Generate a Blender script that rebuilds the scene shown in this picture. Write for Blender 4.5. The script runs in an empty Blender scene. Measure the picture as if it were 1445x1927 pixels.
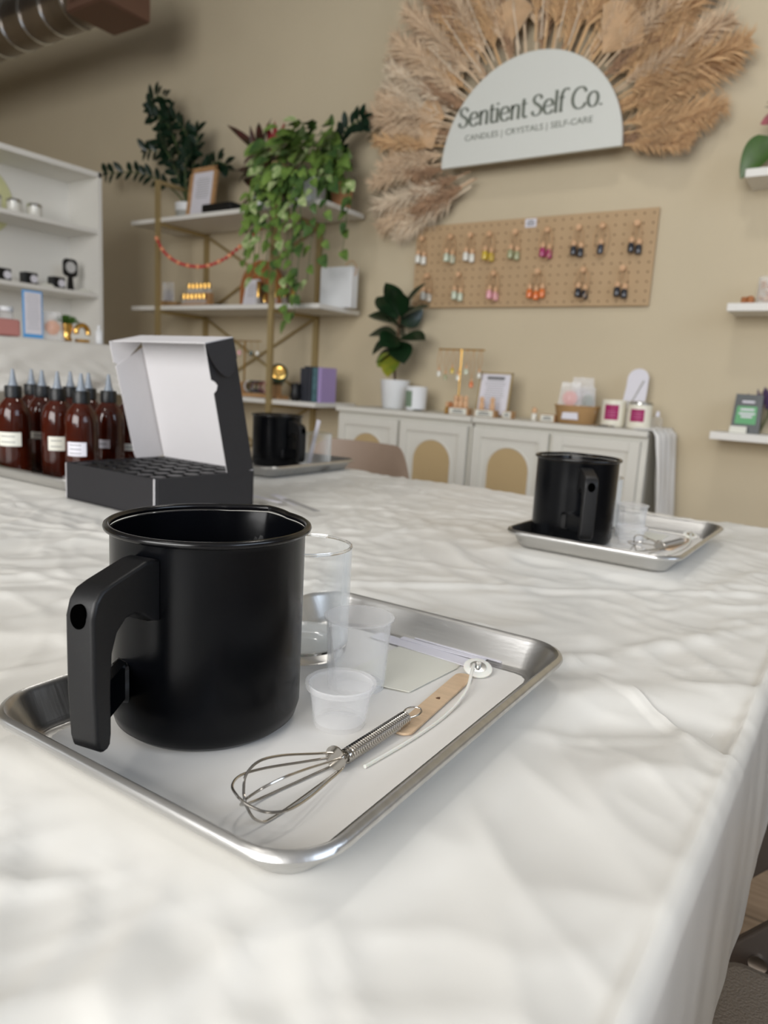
import bpy, bmesh, math, random
from math import sin, cos, pi, radians, sqrt, atan2, exp
from mathutils import Vector, Matrix, Euler, noise

# ------------------------------------------------------------------ camera, light, exposure
S = bpy.context.scene
COL = S.collection
S.view_settings.view_transform = 'Standard'
S.view_settings.look = 'None'
S.view_settings.gamma = 1.0
S.view_settings.use_curve_mapping = False
S.view_settings.exposure = -0.07
S.cycles.use_denoising = True
S.cycles.max_bounces = 10
S.cycles.diffuse_bounces = 5
S.cycles.glossy_bounces = 5
S.cycles.transmission_bounces = 8
S.cycles.transparent_max_bounces = 16
S.cycles.sample_clamp_indirect = 6.0

YAW, PITCH, ROLL, FPX = 0.588378698, 0.177233704, 0.0581326624, 1356.54
fwd = Vector((-sin(YAW)*cos(PITCH), cos(YAW)*cos(PITCH), -sin(PITCH)))
r0 = Vector((cos(YAW), sin(YAW), 0.0)); u0 = r0.cross(fwd)
rgt = cos(ROLL)*r0 + sin(ROLL)*u0
upv = -sin(ROLL)*r0 + cos(ROLL)*u0
cd = bpy.data.cameras.new('camera'); cam = bpy.data.objects.new('camera', cd); COL.objects.link(cam)
rot = Matrix((rgt, upv, -fwd)).transposed()
cam.matrix_world = Matrix.Translation((0, 0, 0.968)) @ rot.to_4x4()
cd.sensor_fit = 'VERTICAL'; cd.sensor_height = 36.0; cd.lens = FPX/1927*36.0
cd.clip_start = 0.02
cd.dof.use_dof = True; cd.dof.focus_distance = 0.44; cd.dof.aperture_fstop = 9.5
S.camera = cam

W = bpy.data.worlds.new('daylight_sky'); S.world = W; W.use_nodes = True
bg = W.node_tree.nodes['Background']
bg.inputs[0].default_value = (0.80, 0.90, 1.0, 1); bg.inputs[1].default_value = 1.2

def window_light(name, loc, rot, sx, sy, energy, col):
    l = bpy.data.lights.new(name, 'AREA'); l.shape = 'RECTANGLE'; l.size = sx; l.size_y = sy
    l.energy = energy; l.color = col
    o = bpy.data.objects.new(name, l); o.location = loc; o.rotation_euler = rot; COL.objects.link(o)
    return o
# daylight through the shop front behind the camera and through a side window on the right
window_light('shopfront_daylight', (-0.25, -2.66, 2.0), (radians(90), 0, 0), 2.8, 2.0, 166, (1.0, 0.978, 0.95))
window_light('side_window_daylight', (2.46, 0.6, 2.1), (0, radians(90), 0), 1.5, 2.2, 36, (0.70, 0.82, 1.0))
window_light('left_window_daylight', (-4.6, -2.66, 2.0), (radians(90), 0, 0), 1.6, 1.6, 8, (1.0, 0.97, 0.94))
def added_top_light(x, y, e):  # added fill from above to brighten the table covers
    l = bpy.data.lights.new('added_top_light', 'AREA'); l.shape = 'DISK'; l.size = 0.36; l.energy = e; l.color = (1.0, 0.96, 0.90)
    o = bpy.data.objects.new('added_top_light', l); o.location = (x, y, 3.19); COL.objects.link(o)
ADDED_LAMPS = [(-0.9, -0.9, 4), (-0.5, 1.6, 8)]
for a in ADDED_LAMPS: added_top_light(*a)

# ------------------------------------------------------------------ materials
def lin(c):
    c = c/255.0
    return c/12.92 if c <= 0.04045 else ((c+0.055)/1.055)**2.4
def rgb(r, g, b): return (lin(r), lin(g), lin(b), 1.0)
MATS = {}
def mat(name, col, rough=0.5, metal=0.0, bump=0.0, bscale=40.0, var=0.0, vscale=6.0, col2=None, trans=0.0, ior=1.45,
        alpha=1.0, emis=None, estr=0.0, coat=0.0, sheen=0.0, spec=0.5, stretch=None, thin=0.0, aniso=0.0):
    m = bpy.data.materials.new(name); m.use_nodes = True; nt = m.node_tree
    p = nt.nodes['Principled BSDF']
    p.inputs['Base Color'].default_value = col; p.inputs['Roughness'].default_value = rough
    p.inputs['Metallic'].default_value = metal; p.inputs['IOR'].default_value = ior
    p.inputs['Transmission Weight'].default_value = trans; p.inputs['Alpha'].default_value = alpha
    p.inputs['Coat Weight'].default_value = coat; p.inputs['Specular IOR Level'].default_value = spec
    p.inputs['Sheen Weight'].default_value = sheen; p.inputs['Anisotropic'].default_value = aniso
    if thin: p.inputs['Subsurface Weight'].default_value = thin; p.inputs['Subsurface Scale'].default_value = 0.01
    if emis: p.inputs['Emission Color'].default_value = emis; p.inputs['Emission Strength'].default_value = estr
    if bump or var or col2:
        tc = nt.nodes.new('ShaderNodeTexCoord'); mp = nt.nodes.new('ShaderNodeMapping')
        nt.links.new(tc.outputs['Object'], mp.inputs['Vector'])
        if stretch: mp.inputs['Scale'].default_value = stretch
        if bump:
            n = nt.nodes.new('ShaderNodeTexNoise'); n.inputs['Scale'].default_value = bscale; n.inputs['Detail'].default_value = 4
            b = nt.nodes.new('ShaderNodeBump'); b.inputs['Strength'].default_value = bump; b.inputs['Distance'].default_value = 0.01
            nt.links.new(mp.outputs[0], n.inputs['Vector']); nt.links.new(n.outputs['Fac'], b.inputs['Height'])
            nt.links.new(b.outputs[0], p.inputs['Normal'])
        if var or col2:
            n = nt.nodes.new('ShaderNodeTexNoise'); n.inputs['Scale'].default_value = vscale; n.inputs['Detail'].default_value = 5
            mx = nt.nodes.new('ShaderNodeMix'); mx.data_type = 'RGBA'
            c2 = col2 or tuple(list(v*(1-var) for v in col[:3])+[1])
            mx.inputs[6].default_value = col; mx.inputs[7].default_value = c2
            cr = nt.nodes.new('ShaderNodeValToRGB'); cr.color_ramp.elements[0].position = 0.38; cr.color_ramp.elements[1].position = 0.62
            nt.links.new(mp.outputs[0], n.inputs['Vector']); nt.links.new(n.outputs['Fac'], cr.inputs[0])
            nt.links.new(cr.outputs[0], mx.inputs[0]); nt.links.new(mx.outputs[2], p.inputs['Base Color'])
    MATS[name] = m
    return m
wall_m = mat('beige wall paint', rgb(203, 190, 163), 0.85, bump=0.05, bscale=18, var=0.03, vscale=2.5)
ceil_m = mat('grey ceiling paint', rgb(150, 150, 148), 0.9, bump=0.05)
side_m = mat('cool grey wall paint', rgb(176, 178, 184), 0.85, bump=0.05, bscale=18)
white_m = mat('white painted board', rgb(226, 224, 218), 0.45, bump=0.02, bscale=60)
cream_m = mat('cream white cabinet paint', rgb(216, 214, 205), 0.5, bump=0.02, bscale=50)
gold_m = mat('brushed gold metal', rgb(176, 156, 112), 0.5, metal=0.55, bump=0.03, bscale=120)
brass_m = mat('polished brass', rgb(225, 180, 100), 0.2, metal=1.0, bump=0.01)
black_m = mat('black satin powder coat', rgb(6, 7, 10), 0.25, bump=0.006, bscale=260, var=0.2, vscale=30, spec=0.22)
handle_m = mat('matte black plastic', rgb(13, 13, 15), 0.45, bump=0.03, bscale=900)
blackrim_m = mat('black glossy rim enamel', rgb(10, 10, 12), 0.2, bump=0.01)
alu_m = mat('brushed aluminium', rgb(205, 204, 202), 0.33, metal=1.0, bump=0.03, bscale=30, stretch=(1, 14, 1), var=0.1, vscale=8)
steel_m = mat('polished steel wire', rgb(190, 186, 180), 0.18, metal=1.0, bump=0.01)
paper_m = mat('white parchment paper', rgb(226, 224, 220), 0.6, bump=0.04, bscale=25)
card_m = mat('ivory label card', rgb(222, 221, 210), 0.5, bump=0.02)
strip_m = mat('white paper strip', rgb(222, 220, 228), 0.5, bump=0.02)
wood_m = mat('pale birch wood', rgb(212, 184, 152), 0.55, bump=0.05, bscale=60, var=0.12, vscale=14, stretch=(8, 1, 1))
oak_m = mat('light oak wood', rgb(190, 148, 104), 0.5, bump=0.05, bscale=40, var=0.2, vscale=10, stretch=(1, 1, 6))
terra_m = mat('brown arch wood', rgb(176, 112, 66), 0.55, bump=0.05, bscale=40, var=0.15)
wax_m = mat('white wax disc', rgb(232, 229, 222), 0.45, bump=0.02, thin=0.2)
glass_m = mat('clear glass', (1, 1, 1, 1), 0.0, trans=1.0, ior=1.45, bump=0.004, bscale=8)
ptxt_m = mat('dark grey print', rgb(110, 110, 112), 0.7, bump=0.01)
box_m = mat('charcoal printed cardboard', rgb(34, 33, 36), 0.6, bump=0.03, bscale=80)
boxin_m = mat('pale grey cardboard lining', rgb(206, 204, 206), 0.7, bump=0.03, bscale=80)
void_m = mat('black foam insert', rgb(14, 14, 15), 0.8, bump=0.05, bscale=80)
amber_m = mat('amber glass', rgb(88, 30, 12), 0.05, trans=0.45, ior=1.5, bump=0.01, col2=rgb(44, 16, 9), vscale=9)
tip_m = mat('grey translucent nozzle plastic', rgb(150, 160, 172), 0.3, trans=0.3, bump=0.01)
cap_m = mat('ribbed black cap plastic', rgb(16, 17, 18), 0.4, bump=0.1, bscale=200)
leafd_m = mat('dark green leaf', rgb(24, 50, 26), 0.35, bump=0.05, var=0.35, vscale=20, coat=0.2)
leafz_m = mat('deep green waxy leaflet', rgb(18, 42, 26), 0.3, bump=0.05, var=0.3, vscale=25)
leafp_m = mat('bright green vine leaf', rgb(122, 150, 72), 0.45, bump=0.05, col2=rgb(84, 112, 50), vscale=14, thin=0.1)
leafv_m = mat('pale variegated vine leaf', rgb(190, 202, 150), 0.45, bump=0.05, col2=rgb(120, 150, 84), vscale=40)
leafy_m = mat('yellowing leaf', rgb(150, 146, 44), 0.45, bump=0.05, col2=rgb(110, 128, 40), vscale=16)
leafr_m = mat('dark red leaf', rgb(82, 34, 34), 0.4, bump=0.05, col2=rgb(48, 44, 26), vscale=14)
stem_m = mat('brown plant stem', rgb(92, 66, 44), 0.7, bump=0.1)
gstem_m = mat('green plant stem', rgb(76, 92, 50), 0.6, bump=0.05)
pampas_ms = [mat('tan pampas plume', rgb(226, 200, 168), 0.9, bump=0.02, var=0.15, sheen=0.3),
             mat('golden pampas plume', rgb(218, 180, 134), 0.9, bump=0.02, var=0.15, sheen=0.3),
             mat('pale pampas plume', rgb(236, 218, 192), 0.9, bump=0.02, var=0.15, sheen=0.3),
             mat('brown pampas plume', rgb(186, 150, 118), 0.9, bump=0.02, var=0.2, sheen=0.3)]
palm_m = mat('dried palm leaf', rgb(214, 184, 148), 0.75, bump=0.1, var=0.15, vscale=20)
sign_m = mat('pale grey sign board', rgb(212, 214, 208), 0.6, bump=0.015, bscale=80)
letter_m = mat('grey green raised lettering', rgb(104, 110, 100), 0.5, bump=0.01)
peg_m = mat('tan pegboard hardboard', rgb(186, 158, 122), 0.7, bump=0.04, bscale=60, var=0.05)
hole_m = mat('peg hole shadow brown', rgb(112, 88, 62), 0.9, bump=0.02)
rope_m = mat('tan hanging cord', rgb(196, 160, 120), 0.8, bump=0.1, bscale=300)
beech_m = mat('beech bottle stopper', rgb(220, 178, 138), 0.55, bump=0.05, bscale=80, var=0.1)
rattan_m = None
chair_m = mat('taupe moulded plastic', rgb(150, 130, 114), 0.5, bump=0.03, bscale=90)
leather_m = mat('taupe grained leather', rgb(128, 118, 106), 0.5, bump=0.35, bscale=420, var=0.08)
bar_m = mat('dark taupe coated metal', rgb(84, 77, 72), 0.45, metal=0.2, bump=0.04, bscale=200)
clothw_m = mat('white fabric throw', rgb(232, 231, 228), 0.8, bump=0.1, bscale=200)
duct_m = mat('galvanised duct metal', rgb(150, 140, 132), 0.28, metal=1.0, bump=0.03, var=0.25, vscale=4)
grille_m = mat('brown register metal', rgb(122, 92, 76), 0.5, metal=0.4, bump=0.03)
pot_m = mat('white ceramic', rgb(228, 230, 232), 0.35, bump=0.02)
grey_m = mat('pale grey ceramic', rgb(168, 168, 162), 0.5, bump=0.03)
terrapot_m = mat('terracotta clay', rgb(196, 140, 98), 0.8, bump=0.08)
blk_m = mat('matte black finish', rgb(14, 14, 16), 0.4, bump=0.02)
mirror_m = mat('mirror silver', rgb(225, 227, 230), 0.45, metal=0.6, bump=0.002)
silver_m = mat('silver tin metal', rgb(205, 205, 203), 0.2, metal=1.0, bump=0.01)
magenta_m = mat('magenta label print', rgb(158, 26, 92), 0.5, bump=0.01)
candle_m = mat('cream candle glass', rgb(232, 228, 212), 0.25, bump=0.01)
green_l = mat('sage green label', rgb(122, 142, 120), 0.6, bump=0.01)
red_m = mat('red bead paint', rgb(206, 66, 66), 0.5, bump=0.02)
coral_m = mat('coral bead paint', rgb(240, 160, 120), 0.5, bump=0.02)
blue_m = mat('bright blue card edge', rgb(84, 160, 222), 0.5, bump=0.01)
pink_m = mat('dusty pink packaging', rgb(190, 130, 124), 0.45, bump=0.05)
lime_m = mat('pale lime disc paint', rgb(206, 206, 158), 0.7, bump=0.02)
purple_m = mat('lilac book cover', rgb(170, 150, 200), 0.5, bump=0.02)
teal_m = mat('dark teal book cover', rgb(84, 118, 126), 0.5, bump=0.02, var=0.3, vscale=30)
dkbook_m = mat('charcoal book cover', rgb(56, 58, 66), 0.5, bump=0.02)
emerald_m = mat('dark green bottle glass', rgb(18, 58, 40), 0.1, bump=0.01, coat=0.5)
page_m = mat('book page paper', rgb(226, 220, 206), 0.8, bump=0.05, bscale=200)
basket_m = mat('woven tan basket', rgb(190, 152, 104), 0.8, bump=0.6, bscale=120, stretch=(1, 1, 5))
lav_m = mat('dried lavender purple', rgb(78, 58, 92), 0.8, bump=0.1)
bagg_m = mat('green product label', rgb(96, 168, 112), 0.5, bump=0.02)
orange_m = mat('orange printed card', rgb(226, 140, 52), 0.5, bump=0.02)

def clear_plastic(name, col, a, rough=0.15, edge=0.30):
    m = bpy.data.materials.new(name); m.use_nodes = True; nt = m.node_tree; nt.nodes.clear()
    out = nt.nodes.new('ShaderNodeOutputMaterial'); tr = nt.nodes.new('ShaderNodeBsdfTransparent'); gl = nt.nodes.new('ShaderNodeBsdfPrincipled')
    gl.inputs['Base Color'].default_value = col; gl.inputs['Roughness'].default_value = rough
    mx = nt.nodes.new('ShaderNodeMixShader'); lw = nt.nodes.new('ShaderNodeLayerWeight'); lw.inputs['Blend'].default_value = 0.35
    ma = nt.nodes.new('ShaderNodeMath'); ma.operation = 'MULTIPLY_ADD'; ma.inputs[1].default_value = edge; ma.inputs[2].default_value = a
    n = nt.nodes.new('ShaderNodeTexNoise'); n.inputs['Scale'].default_value = 60
    b = nt.nodes.new('ShaderNodeBump'); b.inputs['Strength'].default_value = 0.05; b.inputs['Distance'].default_value = 0.003
    nt.links.new(n.outputs['Fac'], b.inputs['Height']); nt.links.new(b.outputs[0], gl.inputs['Normal'])
    nt.links.new(lw.outputs['Facing'], ma.inputs[0]); nt.links.new(ma.outputs[0], mx.inputs[0])
    nt.links.new(tr.outputs[0], mx.inputs[1]); nt.links.new(gl.outputs[0], mx.inputs[2]); nt.links.new(mx.outputs[0], out.inputs[0])
    return m
plas_m = clear_plastic('clear soft plastic', (0.92, 0.93, 0.94, 1), 0.05, 0.15, 0.5)
plas2_m = clear_plastic('milky soft plastic', (0.92, 0.92, 0.93, 1), 0.06, 0.3)
thin_m = clear_plastic('thin clear glass wall', (0.9, 0.93, 0.93, 1), 0.012, 0.03, 0.7)
film_m = clear_plastic('crinkled clear film', (0.95, 0.95, 0.96, 1), 0.3, 0.12, 0.4)
tube_m = clear_plastic('clear bottle glass', (0.93, 0.93, 0.93, 1), 0.18, 0.05)

def cloth_mat():
    m = bpy.data.materials.new('white plastic table cover'); m.use_nodes = True; nt = m.node_tree; p = nt.nodes['Principled BSDF']
    p.inputs['Base Color'].default_value = rgb(224, 222, 216); p.inputs['Roughness'].default_value = 0.36
    p.inputs['Specular IOR Level'].default_value = 0.4
    tc = nt.nodes.new('ShaderNodeTexCoord')
    prev = None
    for sc, st, di, stx in ((6, 0.07, 0.012, (1, 1.2, 1)), (17, 0.06, 0.004, (1.0, 1.2, 1)), (48, 0.05, 0.0015, (1, 1, 1))):
        mp = nt.nodes.new('ShaderNodeMapping'); mp.inputs['Scale'].default_value = stx; mp.inputs['Rotation'].default_value = (0, 0, 0.5)
        nt.links.new(tc.outputs['Object'], mp.inputs['Vector'])
        n = nt.nodes.new('ShaderNodeTexNoise'); n.inputs['Scale'].default_value = sc; n.inputs['Detail'].default_value = 1.5; n.inputs['Distortion'].default_value = 0.8
        nt.links.new(mp.outputs[0], n.inputs['Vector'])
        b = nt.nodes.new('ShaderNodeBump'); b.inputs['Strength'].default_value = st; b.inputs['Distance'].default_value = di
        nt.links.new(n.outputs['Fac'], b.inputs['Height'])
        if prev: nt.links.new(prev.outputs[0], b.inputs['Normal'])
        prev = b
    nt.links.new(prev.outputs[0], p.inputs['Normal'])
    return m
cover_m = cloth_mat()

def floor_mat():
    m = bpy.data.materials.new('oak look vinyl planks'); m.use_nodes = True; nt = m.node_tree; p = nt.nodes['Principled BSDF']
    p.inputs['Roughness'].default_value = 0.5
    tc = nt.nodes.new('ShaderNodeTexCoord'); mp = nt.nodes.new('ShaderNodeMapping'); nt.links.new(tc.outputs['Object'], mp.inputs['Vector'])
    br = nt.nodes.new('ShaderNodeTexBrick'); br.inputs['Color1'].default_value = rgb(178, 154, 130); br.inputs['Color2'].default_value = rgb(160, 138, 116)
    br.inputs['Mortar'].default_value = rgb(110, 94, 80); br.inputs['Mortar Size'].default_value = 0.002
    br.inputs['Brick Width'].default_value = 1.2; br.inputs['Row Height'].default_value = 0.18; br.inputs['Scale'].default_value = 1.0
    n = nt.nodes.new('ShaderNodeTexNoise'); n.inputs['Scale'].default_value = 10; n.inputs['Detail'].default_value = 6
    mp2 = nt.nodes.new('ShaderNodeMapping'); mp2.inputs['Scale'].default_value = (1, 9, 1); nt.links.new(tc.outputs['Object'], mp2.inputs['Vector'])
    nt.links.new(mp2.outputs[0], n.inputs['Vector']); nt.links.new(mp.outputs[0], br.inputs['Vector'])
    mx = nt.nodes.new('ShaderNodeMix'); mx.data_type = 'RGBA'; mx.blend_type = 'MULTIPLY'; mx.inputs[0].default_value = 0.6
    cr = nt.nodes.new('ShaderNodeValToRGB'); cr.color_ramp.elements[0].color = (0.6, 0.56, 0.52, 1); cr.color_ramp.elements[0].position = 0.35; cr.color_ramp.elements[1].position = 0.65
    nt.links.new(n.outputs['Fac'], cr.inputs[0]); nt.links.new(br.outputs['Color'], mx.inputs[6]); nt.links.new(cr.outputs[0], mx.inputs[7])
    nt.links.new(mx.outputs[2], p.inputs['Base Color'])
    return m
floor_m = floor_mat()

def rattan_mat():
    m = bpy.data.materials.new('woven cane webbing'); m.use_nodes = True; nt = m.node_tree; p = nt.nodes['Principled BSDF']
    p.inputs['Roughness'].default_value = 0.7
    tc = nt.nodes.new('ShaderNodeTexCoord')
    w1 = nt.nodes.new('ShaderNodeTexWave'); w1.inputs['Scale'].default_value = 60; w1.bands_direction = 'X'
    w2 = nt.nodes.new('ShaderNodeTexWave'); w2.inputs['Scale'].default_value = 60; w2.bands_direction = 'Z'
    for w in (w1, w2): nt.links.new(tc.outputs['Object'], w.inputs['Vector'])
    mu = nt.nodes.new('ShaderNodeMath'); mu.operation = 'MAXIMUM'; nt.links.new(w1.outputs['Fac'], mu.inputs[0]); nt.links.new(w2.outputs['Fac'], mu.inputs[1])
    mx = nt.nodes.new('ShaderNodeMix'); mx.data_type = 'RGBA'; mx.inputs[6].default_value = rgb(150, 124, 84); mx.inputs[7].default_value = rgb(198, 174, 130)
    nt.links.new(mu.outputs[0], mx.inputs[0]); nt.links.new(mx.outputs[2], p.inputs['Base Color'])
    return m
rattan_m = rattan_mat()

# ------------------------------------------------------------------ mesh helpers
class MB:
    def __init__(s): s.v = []; s.f = []
    def add(s, vs, fs):
        o = len(s.v); s.v += [tuple(v) for v in vs]; s.f += [tuple(i+o for i in f) for f in fs]; return s
    def box(s, c, d, rz=0.0, bev=0.0, M=None):
        bm = bmesh.new(); bmesh.ops.create_cube(bm, size=1.0)
        for v in bm.verts: v.co = Vector((v.co.x*d[0], v.co.y*d[1], v.co.z*d[2]))
        if bev: bmesh.ops.bevel(bm, geom=bm.edges[:], offset=min(bev, min(d)*0.45), segments=2, profile=0.5, affect='EDGES')
        R = Matrix.Rotation(rz, 4, 'Z') if M is None else M
        bm.verts.index_update()
        s.add([R @ v.co + Vector(c) for v in bm.verts], [[v.index for v in f.verts] for f in bm.faces]); bm.free(); return s
    def lathe(s, prof, c=(0, 0, 0), n=32, M=None, sx=1.0, sy=1.0):
        vs = []; fs = []; k = len(prof)
        for i in range(n):
            a = 2*pi*i/n
            for r, z in prof: vs.append(Vector((r*cos(a)*sx, r*sin(a)*sy, z)))
        for i in range(n):
            j = (i+1) % n
            for q in range(k-1): fs.append((i*k+q, j*k+q, j*k+q+1, i*k+q+1))
        if prof[0][0] > 1e-6: fs.append(tuple(i*k for i in reversed(range(n))))
        if prof[-1][0] > 1e-6: fs.append(tuple(i*k+k-1 for i in range(n)))
        if M is not None: vs = [M @ v for v in vs]
        return s.add([v + Vector(c) for v in vs], fs)
    def tube(s, pts, r, n=8, closed=False, caps=True):
        pts = [Vector(p) for p in pts]; m = len(pts); rs = r if isinstance(r, (list, tuple)) else [r]*m
        vs = []; fs = []; pu = None
        for i, p in enumerate(pts):
            if closed: t = pts[(i+1) % m]-pts[i-1]
            else: t = pts[min(i+1, m-1)]-pts[max(i-1, 0)]
            t = t.normalized() if t.length > 1e-9 else Vector((0, 0, 1))
            if pu is None:
                a = Vector((0, 0, 1)) if abs(t.z) < 0.9 else Vector((1, 0, 0)); u = t.cross(a).normalized()
            else:
                u = pu - t*pu.dot(t); u = u.normalized() if u.length > 1e-6 else t.orthogonal().normalized()
            pu = u; w = t.cross(u)
            for k in range(n):
                a = 2*pi*k/n; vs.append(p+(u*cos(a)+w*sin(a))*rs[i])
        for i in range(m if closed else m-1):
            j = (i+1) % m
            for k in range(n):
                l = (k+1) % n; fs.append((i*n+k, i*n+l, j*n+l, j*n+k))
        if caps and not closed: fs.append(tuple(reversed(range(n)))); fs.append(tuple((m-1)*n+k for k in range(n)))
        return s.add(vs, fs)
    def prism(s, poly, fn0, fn1):
        """poly = 2D outline; fn0/fn1 map a 2D point to the two faces"""
        n = len(poly); vs = [fn0(p) for p in poly]+[fn1(p) for p in poly]
        fs = [tuple(reversed(range(n))), tuple(range(n, 2*n))]+[(i, (i+1) % n, n+(i+1) % n, n+i) for i in range(n)]
        return s.add(vs, fs)
    def build(s, name, m, parent=None, smooth=False, bevel=0.0, loc=None):
        me = bpy.data.meshes.new(name); me.from_pydata([tuple(v) for v in s.v], [], s.f); me.update()
        bm = bmesh.new(); bm.from_mesh(me); bmesh.ops.recalc_face_normals(bm, faces=bm.faces[:]); bm.to_mesh(me); bm.free()
        if m: me.materials.append(m)
        o = bpy.data.objects.new(name, me); COL.objects.link(o)
        if parent: o.parent = parent
        if loc is not None: o.location = loc
        if smooth:
            for p in me.polygons: p.use_smooth = True
            try: me.set_sharp_from_angle(angle=radians(40 if smooth is True else smooth))
            except Exception: pass
        if bevel:
            b = o.modifiers.new('bevel', 'BEVEL'); b.width = bevel; b.segments = 3; b.limit_method = 'ANGLE'
        return o
def tag(o, label=None, cat=None, group=None, kind=None):
    if label: o['label'] = label
    if cat: o['category'] = cat
    if group: o['group'] = group
    if kind: o['kind'] = kind
    return o
def thing(name, loc, label, cat, group=None, rz=0.0):
    o = bpy.data.objects.new(name, None); COL.objects.link(o); o.location = loc; o.rotation_euler = (0, 0, rz); o.empty_display_size = 0.05
    return tag(o, label, cat, group)
def copy_tree(o, parent=None):
    c = o.copy(); COL.objects.link(c); c.parent = parent
    for ch in list(o.children): copy_tree(ch, c)
    return c
def place(src, used, loc, label, group=None, rz=None):
    o = src if not used else copy_tree(src)
    o.location = loc; o['label'] = label
    if group: o['group'] = group
    if rz is not None: o.rotation_euler = (0, 0, rz)
    return o
def smoothpts(pts, n=6, closed=False):
    P = [Vector(p) for p in pts]; m = len(P); out = []
    for i in range(m if closed else m-1):
        if closed: a, b, c, d = P[i-1], P[i], P[(i+1) % m], P[(i+2) % m]
        else: a, b, c, d = P[max(i-1, 0)], P[i], P[i+1], P[min(i+2, m-1)]
        for k in range(n):
            t = k/n; out.append(0.5*((2*b)+(c-a)*t+(2*a-5*b+4*c-d)*t*t+(3*b-a-3*c+d)*t**3))
    if not closed: out.append(P[-1])
    return out
def arc(cx, cy, r, a0, a1, n): return [(cx+r*cos(a0+(a1-a0)*i/n), cy+r*sin(a0+(a1-a0)*i/n)) for i in range(n+1)]
def rrect(w, d, r, n=6):
    p = []
    for cx, cy, a in ((w/2-r, -d/2+r, -90), (w/2-r, d/2-r, 0), (-w/2+r, d/2-r, 90), (-w/2+r, -d/2+r, 180)):
        p += arc(cx, cy, r, radians(a), radians(a+90), n)
    return p
def text_mesh(name, body, size, m, parent, M, ext=0.0006, width=None):
    cu = bpy.data.curves.new(name, 'FONT'); cu.body = body; cu.size = size; cu.extrude = ext; cu.resolution_u = 3
    t = bpy.data.objects.new(name, cu); COL.objects.link(t)
    bpy.context.view_layer.update()
    me = bpy.data.meshes.new_from_object(t.evaluated_get(bpy.context.evaluated_depsgraph_get()))
    COL.objects.unlink(t); bpy.data.objects.remove(t)
    if width:
        xs = [v.co.x for v in me.vertices]; k = width/(max(xs)-min(xs)); x0 = min(xs)
        for v in me.vertices: v.co.x = (v.co.x-x0)*k
    me.transform(M); me.materials.clear(); me.materials.append(m)
    o = bpy.data.objects.new(name, me); COL.objects.link(o); o.parent = parent
    return o
XZ = Matrix(((1, 0, 0, 0), (0, 0, -1, 0), (0, 1, 0, 0), (0, 0, 0, 1)))   # lettering plane facing -Y
def lines_mb(w, h, n, fn, t=0.0006, fill=0.55, seed=1):
    """rows of tiny text as thin bars on a printed card"""
    rnd = random.Random(seed); mb = MB(); dz = h/n
    for i in range(n):
        ww = w*(0.7+0.3*rnd.random()); z = h/2-(i+0.5)*dz
        mb.prism([(-ww/2, z-dz*fill/2), (ww/2, z-dz*fill/2), (ww/2, z+dz*fill/2), (-ww/2, z+dz*fill/2)], lambda p: fn(p, 0), lambda p: fn(p, t))
    return mb

# ------------------------------------------------------------------ room
YB, XL, XR, YF, ZC = 3.3, -6.6, 2.5, -2.7, 3.3
def struct(name, mb, m): return tag(mb.build(name, m), kind='structure')
struct('floor', MB().box(((XL+XR)/2, (YB+YF)/2, -0.05), (XR-XL+.4, YB-YF+.4, 0.1)), floor_m)
struct('ceiling', MB().box(((XL+XR)/2, (YB+YF)/2, ZC+0.05), (XR-XL+.4, YB-YF+.4, 0.1)), ceil_m)
struct('wall_back', MB().box(((XL+XR)/2, YB+0.06, ZC/2), (XR-XL+.4, 0.12, ZC)), wall_m)
struct('wall_left', MB().box((XL-0.06, (YB+YF)/2, ZC/2), (0.12, YB-YF, ZC)), wall_m)
def wall_open(name, axis, pos, lo, hi, openings, m, thick=0.12):
    """wall with rectangular openings [(a0,a1,z0,z1)]"""
    mb = MB()
    def bx(a0, a1, z0, z1):
        if a1-a0 < 1e-4 or z1-z0 < 1e-4: return
        c = ((a0+a1)/2, pos, (z0+z1)/2); d = (a1-a0, thick, z1-z0)
        if axis == 'x': c = (pos, (a0+a1)/2, (z0+z1)/2); d = (thick, a1-a0, z1-z0)
        mb.box(c, d)
    cur = lo
    for a0, a1, z0, z1 in sorted(openings):
        bx(cur, a0, 0, ZC); bx(a0, a1, 0, z0); bx(a0, a1, z1, ZC); cur = a1
    bx(cur, hi, 0, ZC)
    return struct(name, mb, m)
wall_open('wall_front', 'y', YF-0.06, XL, XR, [(-5.4, -3.8, 1.2, 2.8), (-1.70, 1.20, 0.90, 3.05)], side_m)
wall_open('wall_right', 'x', XR+0.06, YF, YB, [(-0.5, 1.7, 1.3, 2.85)], side_m)
def window(n, axis, pos, a0, a1, z0, z1, mull):
    f = MB(); g = MB(); t = 0.05
    def bx(mb, a, b, c, d, th):
        cc = ((a+b)/2, pos, (c+d)/2); dd = (b-a, th, d-c)
        if axis == 'x': cc = (pos, (a+b)/2, (c+d)/2); dd = (th, b-a, d-c)
        mb.box(cc, dd)
    bx(f, a0, a1, z0, z0+t, .08); bx(f, a0, a1, z1-t, z1, .08); bx(f, a0, a0+t, z0, z1, .08); bx(f, a1-t, a1, z0, z1, .08)
    for k in range(1, mull): x = a0+(a1-a0)*k/mull; bx(f, x-t/2, x+t/2, z0, z1, .08)
    o = tag(f.build('window_%d' % n, white_m), kind='structure')
    bx(g, a0+t, a1-t, z0+t, z1-t, 0.006); g.build('pane', glass_m, o)
window(1, 'y', YF-0.06, -1.70, 1.20, 0.90, 3.05, 2)
window(2, 'y', YF-0.06, -5.4, -3.8, 1.2, 2.8, 1)
window(3, 'x', XR+0.06, -0.5, 1.7, 1.3, 2.85, 2)
struct('baseboard_back', MB().box(((XL+XR)/2, YB-0.008, 0.05), (XR-XL, 0.016, 0.1)), white_m)

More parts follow.
